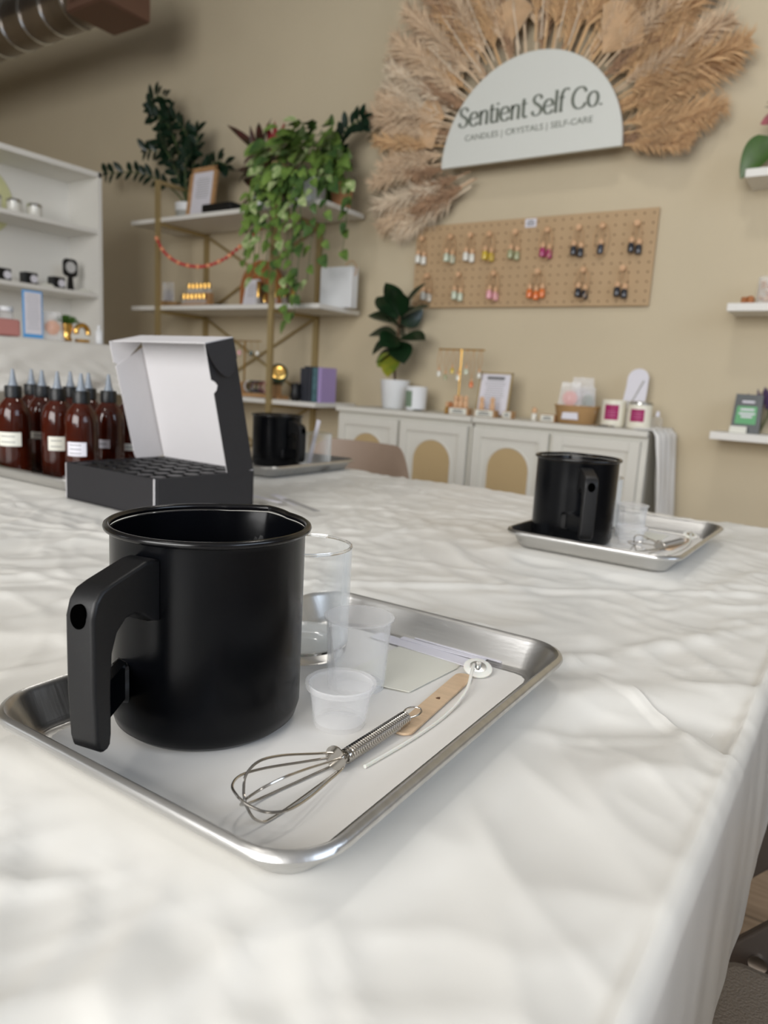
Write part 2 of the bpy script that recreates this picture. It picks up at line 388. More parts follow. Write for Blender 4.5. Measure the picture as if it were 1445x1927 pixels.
# added ceiling lamps, out of view, for more light from above
for i, (x, y, e) in enumerate(ADDED_LAMPS):
    t = thing('added_ceiling_lamp', (x, y, ZC), ('added unseen ceiling lamp near the shopfront', 'added unseen ceiling lamp towards the back wall')[i], 'lamp', 'added unseen ceiling lamps')
    MB().lathe([(0.2, 0), (0.2, -0.06), (0.19, -0.08), (0.0, -0.08)]).build('housing', white_m, t, smooth=True)
    MB().lathe([(0.185, -0.081), (0.18, -0.09), (0.0, -0.095)]).build('diffuser', mat('added lamp glow', (1, 1, 1, 1), 0.5, emis=(1, 0.96, 0.9, 1), estr=3.0), t, smooth=True)

# duct
d = thing('air_duct', (-6.5, 2.62, 2.93), 'round galvanised metal air duct with ribbed seams under the ceiling', 'duct')
Mx = Matrix.Rotation(radians(90), 4, 'Y')
MB().lathe([(0.13, 0), (0.13, 2.66)], M=Mx, n=40).build('pipe', duct_m, d, smooth=True)
for k in range(13):
    MB().lathe([(0.128, -0.006), (0.138, -0.003), (0.138, 0.003), (0.128, 0.006)], c=(0.16+k*0.2, 0, 0), M=Mx, n=40).build('seam_rib', silver_m, d, smooth=True)
g = MB(); g.box((2.80, 0, 0), (0.30, 0.30, 0.012)); 
r = MB().box((2.66, 0, 0.0), (0.02, 0.28, 0.27)).box((2.96, 0, 0.0), (0.02, 0.28, 0.27)).box((2.81, -0.14, -0.12), (0.3, 0.02, 0.03)).box((2.81, -0.14, 0.12), (0.3, 0.02, 0.03)).box((2.81, 0.13, 0), (0.3, 0.02, 0.27)).box((2.81, 0, 0.13), (0.3, 0.28, 0.02)).box((2.81, 0, -0.13), (0.3, 0.28, 0.02))
gr = r.build('register_frame', grille_m, d)
for k in range(14):
    MB().box((2.685+k*0.02, -0.135, 0), (0.006, 0.014, 0.22)).build('vane', grille_m, gr)
MB().box((2.81, 0.0, 0.27), (0.02, 0.02, 0.2)).box((0.8, 0, 0.25), (0.02, 0.02, 0.24)).build('hanger', grille_m, d)

# ------------------------------------------------------------------ big table, its covers
TX0, TX1, TY0, TY1, TZ = -1.95, -0.05, -0.6, 1.47, 0.75
t = thing('work_table', ((TX0+TX1)/2, (TY0+TY1)/2, 0), 'long work table hidden under the white plastic covers', 'table')
MB().box((0, 0, 0.722), (TX1-TX0-0.02, TY1-TY0-0.02, 0.03), bev=0.004).build('table_top', white_m, t)
for sx in (-1, 1):
    for sy in (-1, 1):
        MB().box((sx*0.85, sy*0.93, 0.353), (0.045, 0.045, 0.706)).build('leg', bar_m, t)

CRE = [  # pressed fold lines on the covers: (x0,y0,x1,y1,height,width)
    (-0.30, 0.30, -0.05, 0.52, 0.002, 0.006), (-0.9, 0.95, -0.4, 1.25, 0.002, 0.007), (-1.0, 0.50, -0.42, 0.75, 0.0016, 0.005), (-0.52, 0.58, -0.05, 0.98, 0.0030, 0.006), (-0.22, 0.50, -0.05, 0.86, 0.0028, 0.011), (-1.6, 0.45, -0.55, 0.62, 0.0022, 0.008),
    (-1.5, 0.30, -0.45, 0.44, 0.0018, 0.007), (-0.9, 1.3, -0.3, 0.72, 0.0018, 0.010), (-0.5, 0.10, -0.36, 0.22, 0.0014, 0.006),
    (-0.8, 0.72, -0.3, 0.80, 0.0016, 0.008), (-1.9, 0.58, -0.9, 0.62, 0.0018, 0.009), (-0.14, 0.9, -0.05, 1.3, 0.002, 0.012)]
def wrinkle(x, y, near):
    v = Vector((x, y, 0.3))
    wx = noise.noise(v*3.0)*0.09; wy = noise.noise(v*3.0+Vector((7, 3, 1)))*0.09
    xx, yy = x+wx, y+wy
    # long soft drapes, running diagonally near the right edge
    a = 0.55 if x > -0.9 else 0.2
    s1 = xx*cos(a)-yy*sin(a); s2 = xx*sin(a)+yy*cos(a)
    h = 0.0038*noise.noise(Vector((s1*13, s2*3.2, 0.5)))
    h += 0.0018*noise.noise(Vector((xx*10-2, yy*12, 1.7)))+0.0007*noise.noise(Vector((xx*38, yy*30, 2.7)))
    rg = 1-abs(noise.noise(Vector((s2*20, s1*7, 8.1))))*2.4; h += 0.0016*max(0, rg)**3
    rg = 1-abs(noise.noise(Vector((xx*13, yy*13, 3.1))))*2.2
    h += 0.0024*max(0, rg)**3
    rg = 1-abs(noise.noise(Vector((s1*24, s2*11, 5.1))))*2.2
    h += 0.0012*max(0, rg)**3
    if x > -0.30 and y < 0.62:   # fuller waves beside the front tray
        k = min(1, (x+0.30)/0.12)*min(1, (0.64-y)/0.1)
        h += k*0.0034*sin(s1*62+2.5*noise.noise(v*5))*max(0, noise.noise(Vector((s1*4, s2*4, 9.0)))+0.55)
    for x0, y0, x1, y1, hh, w in CRE:
        dx, dy = x1-x0, y1-y0; L = sqrt(dx*dx+dy*dy); q = ((x-x0)*dx+(y-y0)*dy)/L; pdd = (-(x-x0)*dy+(y-y0)*dx)/L
        pdd += 0.006*noise.noise(Vector((q*14, hh*900, 0)))
        if 0 < q < L and abs(pdd) < w*3: h += hh*exp(-(pdd/w)**2)*min(1, q/0.05, (L-q)/0.05)
    return h
TRAYS = [(-0.283, 0.358, radians(1.2), 0.241, 0.33), (-0.295, 1.083, radians(-0.6), 0.241, 0.33), (-1.175, 1.293, radians(2.0), 0.241, 0.33), (-1.335, 0.862, 0.0, 0.44, 0.32)]
def flat(x, y):
    """0 under things that press the cover flat"""
    k = 1.0
    for cx, cy, a, w, dd in TRAYS+[(-0.977, 0.78, 0, 0.26, 0.23)]:
        u = abs((x-cx)*cos(a)+(y-cy)*sin(a))-w/2+0.012; v = abs(-(x-cx)*sin(a)+(y-cy)*cos(a))-dd/2+0.012
        q = max(u, v); k = min(k, max(0.0, min(1.0, q/0.04)))
    return k
def cover(name, label, y0, y1, step, near, zoff, edge_fn=None):
    # u runs across (x): left fall, top, right fall ; v runs along y (with a fall at the far end)
    R = 0.012; hemz = 0.545
    us = []; n = int((TX1-TX0)/step)
    prof = []   # (x, z, kind)
    fall = [hemz+(TZ-R-hemz)*i/14 for i in range(15)]
    for z in fall: prof.append((TX0-R, z, 0))
    for i in range(1, 6): a = pi-pi/2*i/6; prof.append((TX0+R*cos(a), TZ-R+R*sin(a), 0))
    for i in range(n+1): prof.append((TX0+(TX1-TX0)*i/n, TZ, 1))
    for i in range(1, 8): a = pi/2-pi/2*i/8; prof.append((TX1+R*cos(a), TZ-R+R*sin(a), 2))
    for z in reversed(fall): prof.append((TX1+R, z, 2))
    yprof = []
    m = int((y1-y0)/step)
    far = y1 >= TY1-0.001
    for i in range(m+1): yprof.append((y0+(y1-y0)*i/m, 0))
    if far:
        for i in range(1, 6): a = pi/2-pi/2*i/6; yprof.append((y1+R*cos(a), R*(1-sin(a))))
        for i in range(1, 12): yprof.append((y1+R, R+0.18*i/11))
    mb = MB(); P = len(prof)
    for y, drop in yprof:
        for x, z, kind in prof:
            yy = y
            if edge_fn: 
                f = (y-y0)/(y1-y0); yy = y0+f*(edge_fn(x, z)-y0)
            h = wrinkle(x, yy, near)
            h0 = (h-0.0074)*flat(x, yy)
            if not near and yy < 0.57: h0 -= 0.003*min(1, (0.57-yy)/0.03)
            if kind == 1: zz = min(z+h0-drop, TZ-0.0004) if drop == 0 else z-drop+h0*max(0, 1-drop*40)
            else: zz = z-drop*(0 if kind != 1 else 1)+ (h0*0.5 if z > 0.73 else 0)
            xx = x
            if kind == 2: k = min(1, (TZ-z)/0.08); xx = x+k*(0.006*noise.noise(Vector((yy*5, z*4, 2)))+0.0025*noise.noise(Vector((yy*22, z*6, 5)))+0.004)
            if kind == 0: k = min(1, (TZ-z)/0.08); xx = x-k*(0.006*noise.noise(Vector((yy*5, z*4, 2)))+0.004)
            if kind != 1 and z < hemz+0.001: zz += 0.008*noise.noise(Vector((yy*9, 1.1 if near else 6.6, 0)))
            if drop > 0 and kind != 1: zz = min(zz, z)
            off = zoff+(0.0013 if edge_fn and (y-y0)/(y1-y0) > 0.988 and kind == 1 else 0)
            mb.v.append((xx+(off if kind == 2 else (-off if kind == 0 else 0)), yy+(off if drop > 0 else 0), zz+(off if kind == 1 or z > 0.745 else 0)))
    for j in range(len(yprof)-1):
        for i in range(P-1):
            mb.f.append((j*P+i, j*P+i+1, (j+1)*P+i+1, (j+1)*P+i))
    o = mb.build(name, cover_m, None, smooth=180)
    return tag(o, label, 'table cover', 'white plastic table covers')
def near_edge(x, z):
    e = 0.60+0.006*noise.noise(Vector((x*14, 2.2, 0)))+0.003*noise.noise(Vector((x*60, 5.2, 0)))
    if x > -0.25: e -= 0.12*min(1, max(0, (x+0.25)/0.2))**1.5
    e += 0.012*noise.noise(Vector((z*12, 8.8, 0)))-0.02*(TZ-z)
    return e
cover('table_cover', 'far white plastic table cover, its edge tucked beneath the front cover', 0.42, TY1, 0.0065, False, 0.0)
cover('table_cover', 'front white plastic table cover under the nearest tray, hanging over the right edge', TY0, 0.6, 0.0050, True, 0.0008, near_edge)

# ------------------------------------------------------------------ trays
def tray_mesh(w, dd, h=0.0245):
    mb = MB(); rings = []
    # (inset from outer rim, height, corner radius)
    prof = [(0.0225, 0.0012), (0.019, 0.0018), (0.0165, 0.005), (0.0065, h-0.0025), (0.0055, h-0.0005), (0.0035, h+0.0008), (0.0012, h-0.0002), (0.0, h-0.0028),
            (0.0012, h-0.0055), (0.0035, h-0.006), (0.0062, h-0.0045), (0.0075, h-0.0055), (0.0175, 0.0035), (0.0205, 0.0003), (0.026, 0.0)]
    n = 10; N = 4*(n+1)
    for ins, z in prof:
        rr = max(0.004, 0.034-ins*0.8)
        pts = rrect(w-2*ins, dd-2*ins, rr, n); rings.append([(p[0], p[1], z) for p in pts])
    vs = [v for r in rings for v in r]; fs = []
    for q in range(len(rings)-1):
        for i in range(N):
            j = (i+1) % N; fs.append((q*N+i, q*N+j, (q+1)*N+j, (q+1)*N+i))
    fs.append(tuple(range(N))); fs.append(tuple((len(rings)-1)*N+i for i in range(N)))
    return mb.add(vs, fs)
def make_tray(w, dd, label, loc, rz, group='aluminium baking trays on the table'):
    o = tray_mesh(w, dd).build('baking_tray', alu_m, None, smooth=50, loc=loc)
    o.rotation_euler = (0, 0, rz)
    return tag(o, label, 'tray', group)
ZT = TZ+0.0010
tr1 = make_tray(0.241, 0.33, 'large front aluminium baking tray holding the nearest black pitcher and whisk', (TRAYS[0][0], TRAYS[0][1], ZT), TRAYS[0][2])
tr2 = copy_tree(tr1); tr2.location = (TRAYS[1][0], TRAYS[1][1], ZT); tr2.rotation_euler = (0, 0, TRAYS[1][2])
tr2['label'] = 'aluminium baking tray at the right end of the table under the middle-sized black pitcher'
tr3 = copy_tree(tr1); tr3.location = (TRAYS[2][0], TRAYS[2][1], ZT); tr3.rotation_euler = (0, 0, TRAYS[2][2])
tr3['label'] = 'small-looking aluminium baking tray behind the open black box, under the farthest black pitcher'
tr4 = make_tray(0.44, 0.32, 'pale metal baking tray carrying the amber bottles at the left', (TRAYS[3][0], TRAYS[3][1], ZT), 0.0)

def sheet(name, poly, m, z0, z1, label, cat, group=None, parent=None, curl=0.0):
    mb = MB().prism(poly, lambda p: (p[0], p[1], z0), lambda p: (p[0], p[1], z1))
    o = mb.build(name, m, parent)
    if label: tag(o, label, cat, group)
    return o
ZF = ZT+0.0012      # tray floor
def tray_xy(i, lx, ly):
    cx, cy, a = TRAYS[i][:3]
    return (cx+lx*cos(a)-ly*sin(a), cy+lx*sin(a)+ly*cos(a))
for i, lab in ((0, 'white parchment sheet lining the front tray'), (1, 'white parchment sheet lining the tray at the right end of the table'), (2, 'white parchment sheet lining the tray under the farthest pitcher')):
    poly = [tray_xy(i, x, y) for x, y in ((-0.096, -0.139), (0.083, -0.139), (0.084, 0.02), (0.082, 0.14), (-0.096, 0.14))]
    poly = [tray_xy(i, x, y) for x, y in rrect(0.190, 0.279, 0.012, 3)]
    sheet('parchment_sheet', poly, paper_m, ZF+0.0003, ZF+0.0006, lab, 'paper', 'parchment sheets in the trays')
ZP = ZF+0.0007

# ------------------------------------------------------------------ pouring pitcher
def make_pitcher():
    root = thing('pouring_pitcher', (0, 0, 0), '', 'pitcher', 'black candle pouring pitchers')
    R, H = 0.0582, 0.1245
    prof = [(0.0, 0.0), (0.046, 0.0), (0.052, 0.0012), (0.0563, 0.005), (R, 0.012), (R, 0.030), (R, 0.06), (R, 0.09), (R, H-0.006), (R+0.0006, H-0.003)]
    inner = [(R-0.0012, H-0.003), (R-0.0012, H-0.01), (R-0.0012, 0.06), (R-0.0012, 0.012), (0.050, 0.0022), (0.0, 0.002)]
    mb = MB(); n = 96; pr = prof+inner; k = len(pr)
    def spout(a, z):   # a: angle from handle (local -X is handle? handle at +X); spout at pi
        d_ = abs(a % (2*pi)-pi)
        w = 0.40
        s = max(0.0, 1-d_/w); t_ = max(0.0, min(1.0, (z-(H-0.034))/0.034))
        return 0.0085*s*t_**1.2
    vs = []; fs = []
    for i in range(n):
        a = 2*pi*i/n
        for r_, z in pr:
            rr = r_+(spout(a, z) if r_ > 0.05 else 0); vs.append((rr*cos(a), rr*sin(a), z))
    for i in range(n):
        j = (i+1) % n
        for q in range(k-1):
            fs.append((i*k+q, j*k+q, j*k+q+1, i*k+q+1))
    mb.add(vs, fs); mb.build('body', black_m, root, smooth=35)
    pts = []
    for i in range(n):
        a = 2*pi*i/n; rr = R+0.0016+spout(a, H)*1.05; pts.append((rr*cos(a), rr*sin(a), H-0.0006))
    MB().tube(pts, 0.0022, 10, closed=True).build('rim', blackrim_m, root, smooth=True)
    # handle (in the XZ plane, pointing to +X)
    op = [(0.0560, 0.1140), (0.062, 0.1158), (0.068, 0.1155), (0.092, 0.1095), (0.0990, 0.1070), (0.1035, 0.1020), (0.1060, 0.094), (0.1060, 0.055), (0.1045, 0.030), (0.1030, 0.0245), (0.0995, 0.0218),
          (0.0962, 0.0222), (0.0940, 0.0245), (0.0932, 0.030), (0.0932, 0.055), (0.0920, 0.073), (0.0885, 0.0825), (0.0825, 0.0880), (0.0765, 0.0890), (0.0700, 0.0860), (0.0645, 0.0815), (0.0560, 0.0800)]
    hw = 0.0092; cx, cz = 0.1085, 0.088
    mb = MB(); L = len(op); rings = []
    for s_, (yy, inset) in enumerate(((-hw, 0.0022), (-hw+0.0008, 0.0008), (-hw+0.0024, 0.0), (hw-0.0024, 0.0), (hw-0.0008, 0.0008), (hw, 0.0022))):
        ring = []
        for q in range(L):
            p0, p1, p2 = Vector(op[q-1]), Vector(op[q]), Vector(op[(q+1) % L])
            t_ = (p2-p0).normalized(); nn = Vector((-t_.y, t_.x))      # inward for clockwise order
            p = p1-nn*inset if False else p1+Vector((t_.y, -t_.x))*inset
            ring.append((p.x, yy, p.y))
        rings.append(ring)
    vs = [v for r_ in rings for v in r_]; fs = []
    for a in range(5):
        for q in range(L): fs.append((a*L+q, a*L+(q+1) % L, (a+1)*L+(q+1) % L, (a+1)*L+q))
    fs.append(tuple(range(L))); fs.append(tuple(5*L+q for q in range(L)))
    hnd = mb.add(vs, fs).build('handle', handle_m, root, smooth=75)
    wn = hnd.modifiers.new('weighted normals', 'WEIGHTED_NORMAL'); wn.weight = 100; wn.keep_sharp = True
    # hanging hole on the outer shoulder: a disc painted black for its inner shade
    Mh = Matrix.Rotation(radians(90-4), 4, 'Y')
    MB().lathe([(0.0, 0.0006), (0.0046, 0.0006), (0.0050, 0.0002), (0.0050, -0.003)], c=(0.1060, 0, 0.0945), M=Mh, n=24, sx=1.25).build('hanging_hole_shade', mat('painted hole shade black', (0.0005, 0.0005, 0.0005, 1), 1.0, spec=0.0, bump=0.001), hnd, smooth=True)
    f_ = radians(-20); ex, ey = (R-0.001)*cos(f_), (R-0.001)*sin(f_); gx, gy = 0.0945, -0.002
    tv = Vector((ex-gx, ey-gy, 0)); nv = Vector((-tv.y, tv.x, 0)).normalized()*0.003
    MB().prism(rrect(1.0, 0.021, 0.004, 4), lambda p: Vector((gx, gy, 0.040+p[1]))+tv*(p[0]+0.5)-nv, lambda p: Vector((gx, gy, 0.040+p[1]))+tv*(p[0]+0.5)+nv).build('lower_bracket', black_m, root, smooth=True)
    def pl(r_): return lambda p: (r_*cos(f_+p[0]/R), r_*sin(f_+p[0]/R), 0.038+p[1])
    MB().prism(rrect(0.015, 0.026, 0.004, 4), pl(R-0.0005), lambda p: pl(R+0.0045)((p[0]*0.7, p[1]*0.8))).build('bracket_plate', blackrim_m, root, smooth=60)
    return root
P0 = make_pitcher()
place(P0, False, (-0.3285, 0.3015, ZP), 'nearest and largest-looking black metal pouring pitcher standing on the front tray', rz=radians(-78.3))
place(P0, True, (-0.352, 1.030, ZP), 'black metal pouring pitcher on the right tray at the far end of the table', rz=radians(-60))
place(P0, True, (-1.190, 1.300, ZP), 'farthest black metal pouring pitcher, just right of the open black box lid', rz=radians(-13))

# ------------------------------------------------------------------ tumblers, cups
def make_tumbler():
    R, H = 0.0375, 0.087
    root = thing('glass_tumbler', (0, 0, 0), '', 'glass', 'clear glass candle tumblers')
    MB().lathe([(R-0.002, 0.010), (R, 0.011), (R, H-0.001), (R-0.0018, H-0.001), (R-0.002, 0.012)], n=64).build('glass_wall', thin_m, root, smooth=60)
    MB().tube([((R-0.0009)*cos(2*pi*i/64), (R-0.0009)*sin(2*pi*i/64), H) for i in range(64)], 0.0012, 8, closed=True).build('glass_rim', glass_m, root, smooth=True)
    MB().lathe([(0, 0.001), (0.030, 0.001), (0.034, 0.0), (0.0368, 0.003), (R, 0.0105), (R-0.002, 0.0105), (R-0.006, 0.0075), (0.02, 0.007), (0, 0.0068)], n=64).build('thick_base', glass_m, root, smooth=60)
    return root
G0 = make_tumbler()
place(G0, False, (-0.3565, 0.425, ZP), 'clear straight glass tumbler half hidden behind the nearest black pitcher')
xg, yg = tray_xy(1, -0.0735, 0.067)
place(G0, True, (xg+0.012, yg, ZP), 'clear glass tumbler behind the black pitcher on the right tray')
place(G0, True, (-1.105, 1.345, ZP), 'clear glass tumbler holding a white paper strip behind the farthest pitcher')
def make_measure():
    root = thing('measuring_beaker', (0, 0, 0), '', 'measuring cup', 'small clear plastic measuring beakers')
    n = 48; mb = MB(); H = 0.051
    pr = [(0, 0.0015), (0.0195, 0.0012), (0.0205, 0.0), (0.0209, 0.003), (0.0232, H-0.001), (0.0246, H), (0.0246, H+0.0006), (0.0228, H+0.0004), (0.0200, 0.003), (0.0, 0.0025)]
    vs = []; fs = []; k = len(pr)
    for i in range(n):
        a = 2*pi*i/n; dd_ = abs((a+pi) % (2*pi)-pi)
        for r_, z in pr:
            s = max(0, 1-dd_/0.28)*max(0, min(1, (z-(H-0.018))/0.018)); rr = r_+(0.007*s**1.2 if r_ > 0.015 else 0)
            vs.append((rr*cos(a), rr*sin(a), z))
    for i in range(n):
        j = (i+1) % n
        for q in range(k-1): fs.append((i*k+q, j*k+q, j*k+q+1, i*k+q+1))
    mb.add(vs, fs).build('beaker_body', plas_m, root, smooth=60)
    MB().lathe([(0.0236, H-0.0012), (0.0252, H-0.0004), (0.0252, H+0.0006), (0.0236, H+0.001)], n=48).build('rim', plas2_m, root, smooth=True)
    return root
M0 = make_measure()
place(M0, False, (-0.283, 0.4005, ZP), 'clear plastic measuring beaker with pour spout between the glass tumbler and the ivory card', rz=radians(-95))
xg, yg = tray_xy(1, 0.0, 0.05)
place(M0, True, (xg, yg, ZP), 'clear plastic measuring beaker standing right of the pitcher on the right tray', rz=radians(-95))
def make_portion():
    root = thing('portion_cup', (0, 0, 0), '', 'cup', 'small clear plastic portion cups')
    H = 0.0285
    MB().lathe([(0, 0.0012), (0.0150, 0.0010), (0.0160, 0.0), (0.0168, 0.002), (0.0180, 0.012), (0.0198, H-0.004), (0.0203, H-0.003), (0.0200, H-0.001), (0.0196, H-0.003), (0.0174, 0.012), (0.0160, 0.003), (0.0, 0.0022)], n=48).build('cup_body', plas2_m, root, smooth=60)
    MB().lathe([(0.0203, H-0.0042), (0.0218, H-0.0040), (0.0226, H-0.0028), (0.0226, H-0.0004), (0.0216, H), (0.0206, H-0.0006), (0.0203, H-0.002)], n=48).build('rim', plas2_m, root, smooth=True)
    return root
C0 = make_portion()
place(C0, False, (-0.2555, 0.3455, ZP), 'small clear plastic portion cup at the front tray, next to the whisk handle')
xg, yg = tray_xy(1, 0.018, -0.005)
place(C0, True, (xg, yg, ZP), 'small clear plastic portion cup in front of the beaker on the right tray')

# ------------------------------------------------------------------ whisk
def make_whisk():
    """local +X towards the handle end; bulb at the origin side; lies on z=0"""
    root = thing('wire_whisk', (0, 0, 0), '', 'whisk', 'mini steel wire whisks')
    L = 0.158; hub = 0.070; ax = 0.0045
    def axis_z(x): return 0.0155-(0.0105)*min(1, x/0.072) if x < 0.072 else 0.005+0.002*(x-0.072)/0.08
    for k, ang in enumerate((0, 60, 120)):
        a = radians(ang+12); pts = []
        prof = [(0.076, 0.0012), (hub, 0.0055), (0.052, 0.0100), (0.030, 0.0150), (0.014, 0.0162), (0.004, 0.0118), (0.0005, 0.0045), (0.0, 0.0)]
        up = [(x, r_) for x, r_ in prof]; dn = [(x, -r_) for x, r_ in reversed(prof[:-1])]
        pl = smoothpts([(x, r_, 0) for x, r_ in up+dn], 5)
        for p in pl:
            rr = p.y; pts.append((p.x+(0.0014*k), rr*cos(a), max(0.0009, axis_z(p.x)+rr*sin(a)*0.92)))
        MB().tube(pts, 0.00072, 8).build('wire_loop', steel_m, root, smooth=True)
    MX = Matrix.Rotation(radians(90), 4, 'Y')
    MB().lathe([(0, -0.0004), (0.0070, -0.0004), (0.0070, 0.0004), (0, 0.0004)], c=(hub, 0, 0.0085), M=MX, n=24).build('hub_disc', steel_m, root, smooth=True)
    hs = [(0.078, 0, 0.0056), (0.140, 0, 0.0072)]
    coil = []
    turns = 30
    for i in range(turns*10+1):
        f = i/(turns*10); a = 2*pi*turns*f; x = hs[0][0]+(hs[1][0]-hs[0][0])*f; z = hs[0][2]+(hs[1][2]-hs[0][2])*f
        coil.append((x, 0.0038*cos(a), z+0.0038*sin(a)))
    MB().tube(coil, 0.00088, 6).build('coiled_grip', steel_m, root, smooth=True)
    MB().tube([(0.074, 0, 0.0056), (0.140, 0, 0.0072)], 0.0030, 12).build('grip_core', steel_m, root, smooth=True)
    loop = smoothpts([(0.139, 0.0022, 0.0074), (0.146, 0.0050, 0.0082), (0.152, 0.0040, 0.0086), (0.1545, 0.0, 0.0086), (0.152, -0.0040, 0.0086), (0.146, -0.0050, 0.0082), (0.139, -0.0022, 0.0074)], 5)
    MB().tube(loop, 0.0006, 8).build('hanging_loop', steel_m, root, smooth=True)
    return root
W0 = make_whisk()
def aim(o, a, b, z): o.location = (a[0], a[1], z); o.rotation_euler = (0, 0, atan2(b[1]-a[1], b[0]-a[0]))
aim(W0, (-0.2230, 0.2275), (-0.2190, 0.384), ZP); W0['label'] = 'mini steel whisk with coiled handle lying on the front tray'
W1 = copy_tree(W0); a_ = tray_xy(1, 0.045, -0.085); b_ = tray_xy(1, 0.078, 0.05); aim(W1, a_, b_, ZP); W1['label'] = 'mini steel whisk with coiled handle on the right tray, partly hidden by its rim'

# wooden sticks, wicks, cards
def make_stick():
    L, w, h = 0.112, 0.0135, 0.0017
    o = MB().prism(arc(-L/2+w/2, 0, w/2, radians(90), radians(270), 10)+arc(L/2-w/2, 0, w/2, radians(-90), radians(90), 10), lambda p: (p[0], p[1], 0), lambda p: (p[0], p[1], h)).build('craft_stick', wood_m, None, bevel=0.0004)
    tag(o, '', 'wooden stick', 'wooden wick sticks')
    mk = MB()
    for q in range(3):
        mk.tube([(0.004+0.0016*cos(a), (q-1)*0.0006+0.0010*sin(a), h+0.0001) for a in [radians(40*i+q*50) for i in range(7)]], 0.00022, 5)
    mk.build('burned_mark', mat('burned brown mark', rgb(96, 66, 44), 0.8, bump=0.02), o)
    return o
K0 = make_stick()
def aimc(o, a, b, z): o.location = ((a[0]+b[0])/2, (a[1]+b[1])/2, z); o.rotation_euler = (0, 0, atan2(b[1]-a[1], b[0]-a[0]))
aimc(K0, (-0.2165, 0.356), (-0.2285, 0.467), ZP+0.0008); K0['label'] = 'pale wooden craft stick beside the white wick on the front tray'
K1 = copy_tree(K0); aimc(K1, tray_xy(1, 0.070, 0.0), tray_xy(1, 0.074, 0.108), ZP); K1['label'] = 'pale wooden craft stick on the right tray'
def make_wick(pts, ctr, tilt, label):
    root = thing('candle_wick', (ctr[0], ctr[1], ZP), label, 'wick', 'white candle wicks with round stickers')
    c3 = Vector((ctr[0], ctr[1], ZP))
    M = Matrix.Rotation(tilt[0], 4, 'X') @ Matrix.Rotation(tilt[1], 4, 'Y')
    MB().lathe([(0, 0), (0.0104, 0), (0.0110, 0.0006), (0.0110, 0.0016), (0.0100, 0.0021), (0, 0.0021)], c=(0, 0, 0.0035), M=M, n=32).build('sticker_disc', wax_m, root, smooth=True)
    MB().lathe([(0, 0.0021), (0.0064, 0.0021), (0.0064, 0.0026), (0.0024, 0.0028), (0.0020, 0.006), (0, 0.006)], c=(0, 0, 0.0035), M=M, n=24).build('metal_tab', silver_m, root, smooth=True)
    rel = [Vector(p)-c3 for p in pts]
    MB().tube(smoothpts(rel, 6), 0.0012, 8).build('wick_cord', wax_m, root, smooth=True)
    return root
make_wick([(-0.2265, 0.4750, ZP+0.008), (-0.2215, 0.462, ZP+0.008), (-0.2120, 0.435, ZP+0.004), (-0.2075, 0.40, ZP+0.0014), (-0.2070, 0.36, ZP+0.0013), (-0.2105, 0.311, ZP+0.0013)], (-0.2250, 0.4790), (radians(14), radians(10)), 'white candle wick with round sticker base along the right side of the front tray')
q = [tray_xy(1, *p) for p in ((0.074, 0.128), (0.077, 0.115), (0.084, 0.08), (0.087, 0.04), (0.086, 0.0), (0.080, -0.05))]
make_wick([(q[0][0], q[0][1], ZP+0.008), (q[1][0], q[1][1], ZP+0.008), (q[2][0], q[2][1], ZP+0.004), (q[3][0], q[3][1], ZP+0.0014), (q[4][0], q[4][1], ZP+0.0013), (q[5][0], q[5][1], ZP+0.0013)], q[0], (radians(14), radians(10)), 'white candle wick with round sticker base on the right tray')

o = sheet('label_card', [(-0.300, 0.402), (-0.2465, 0.4150), (-0.2420, 0.4830), (-0.3005, 0.4850)], card_m, ZP+0.0002, ZP+0.0009, 'ivory square warning label card on the front tray, under the measuring beaker', 'card', 'ivory label cards')
mk = MB()
for k in range(3):
    mk.box((-0.272, 0.4105-0.0026*k+0.006, ZP+0.00095), (0.022-0.004*k, 0.0007, 0.0001), rz=0.22)
mk.build('printed_text', ptxt_m, o)
sheet('label_card', [(-0.2735, 0.4055), (-0.2450, 0.4125), (-0.2405, 0.4770), (-0.2440, 0.4775)], card_m, ZP+0.0011, ZP+0.0016, 'second ivory label card peeking out under the first on the front tray', 'card', 'ivory label cards')
sheet('label_card', [tray_xy(1, *p) for p in ((-0.005, 0.045), (0.045, 0.055), (0.045, 0.115), (-0.010, 0.115))], card_m, ZP+0.0002, ZP+0.0009, 'ivory label card on the right tray behind its cups', 'card', 'ivory label cards')
def strip(a, b, w, z, label, m=strip_m, group='narrow white paper strips on the front tray'):
    a, b = Vector(a), Vector(b); t_ = (b-a).normalized(); n_ = Vector((-t_.y, t_.x))*w/2
    poly = [a+n_, a-n_, b-n_, b-n_*0.2, b+n_]
    return sheet('paper_strip', [tuple(p) for p in poly], m, z, z+0.0005, label, 'paper strip', group)
strip((-0.3300, 0.492), (-0.2360, 0.4900), 0.015, ZP+0.0012, 'wide white paper strip behind the ivory card on the front tray')
strip((-0.3080, 0.500), (-0.2300, 0.5020), 0.006, ZP+0.0019, 'thin white paper strip along the back rim of the front tray')
strip((-0.2980, 0.5070), (-0.2180, 0.5080), 0.006, ZP+0.0026, 'thinnest white paper strip, closest to the back rim of the front tray')
strip((-0.905, 0.985), (-0.800, 0.935), 0.016, TZ+0.002, 'white paper strip on the table right of the black box, left one', group='white paper strips beside the black box')
strip((-0.925, 0.940), (-0.835, 0.925), 0.012, TZ+0.003, 'white paper strip crossing another one right of the black box', group='white paper strips beside the black box')
strip((-0.850, 0.955), (-0.735, 0.905), 0.013, TZ+0.0045, 'shade-greyed paper strip on the table, nearest the pitcher rim', m=mat('shade-greyed paper', rgb(150, 148, 146), 0.6, bump=0.02), group='white paper strips beside the black box')  # grey colour stands in for the shading on this strip
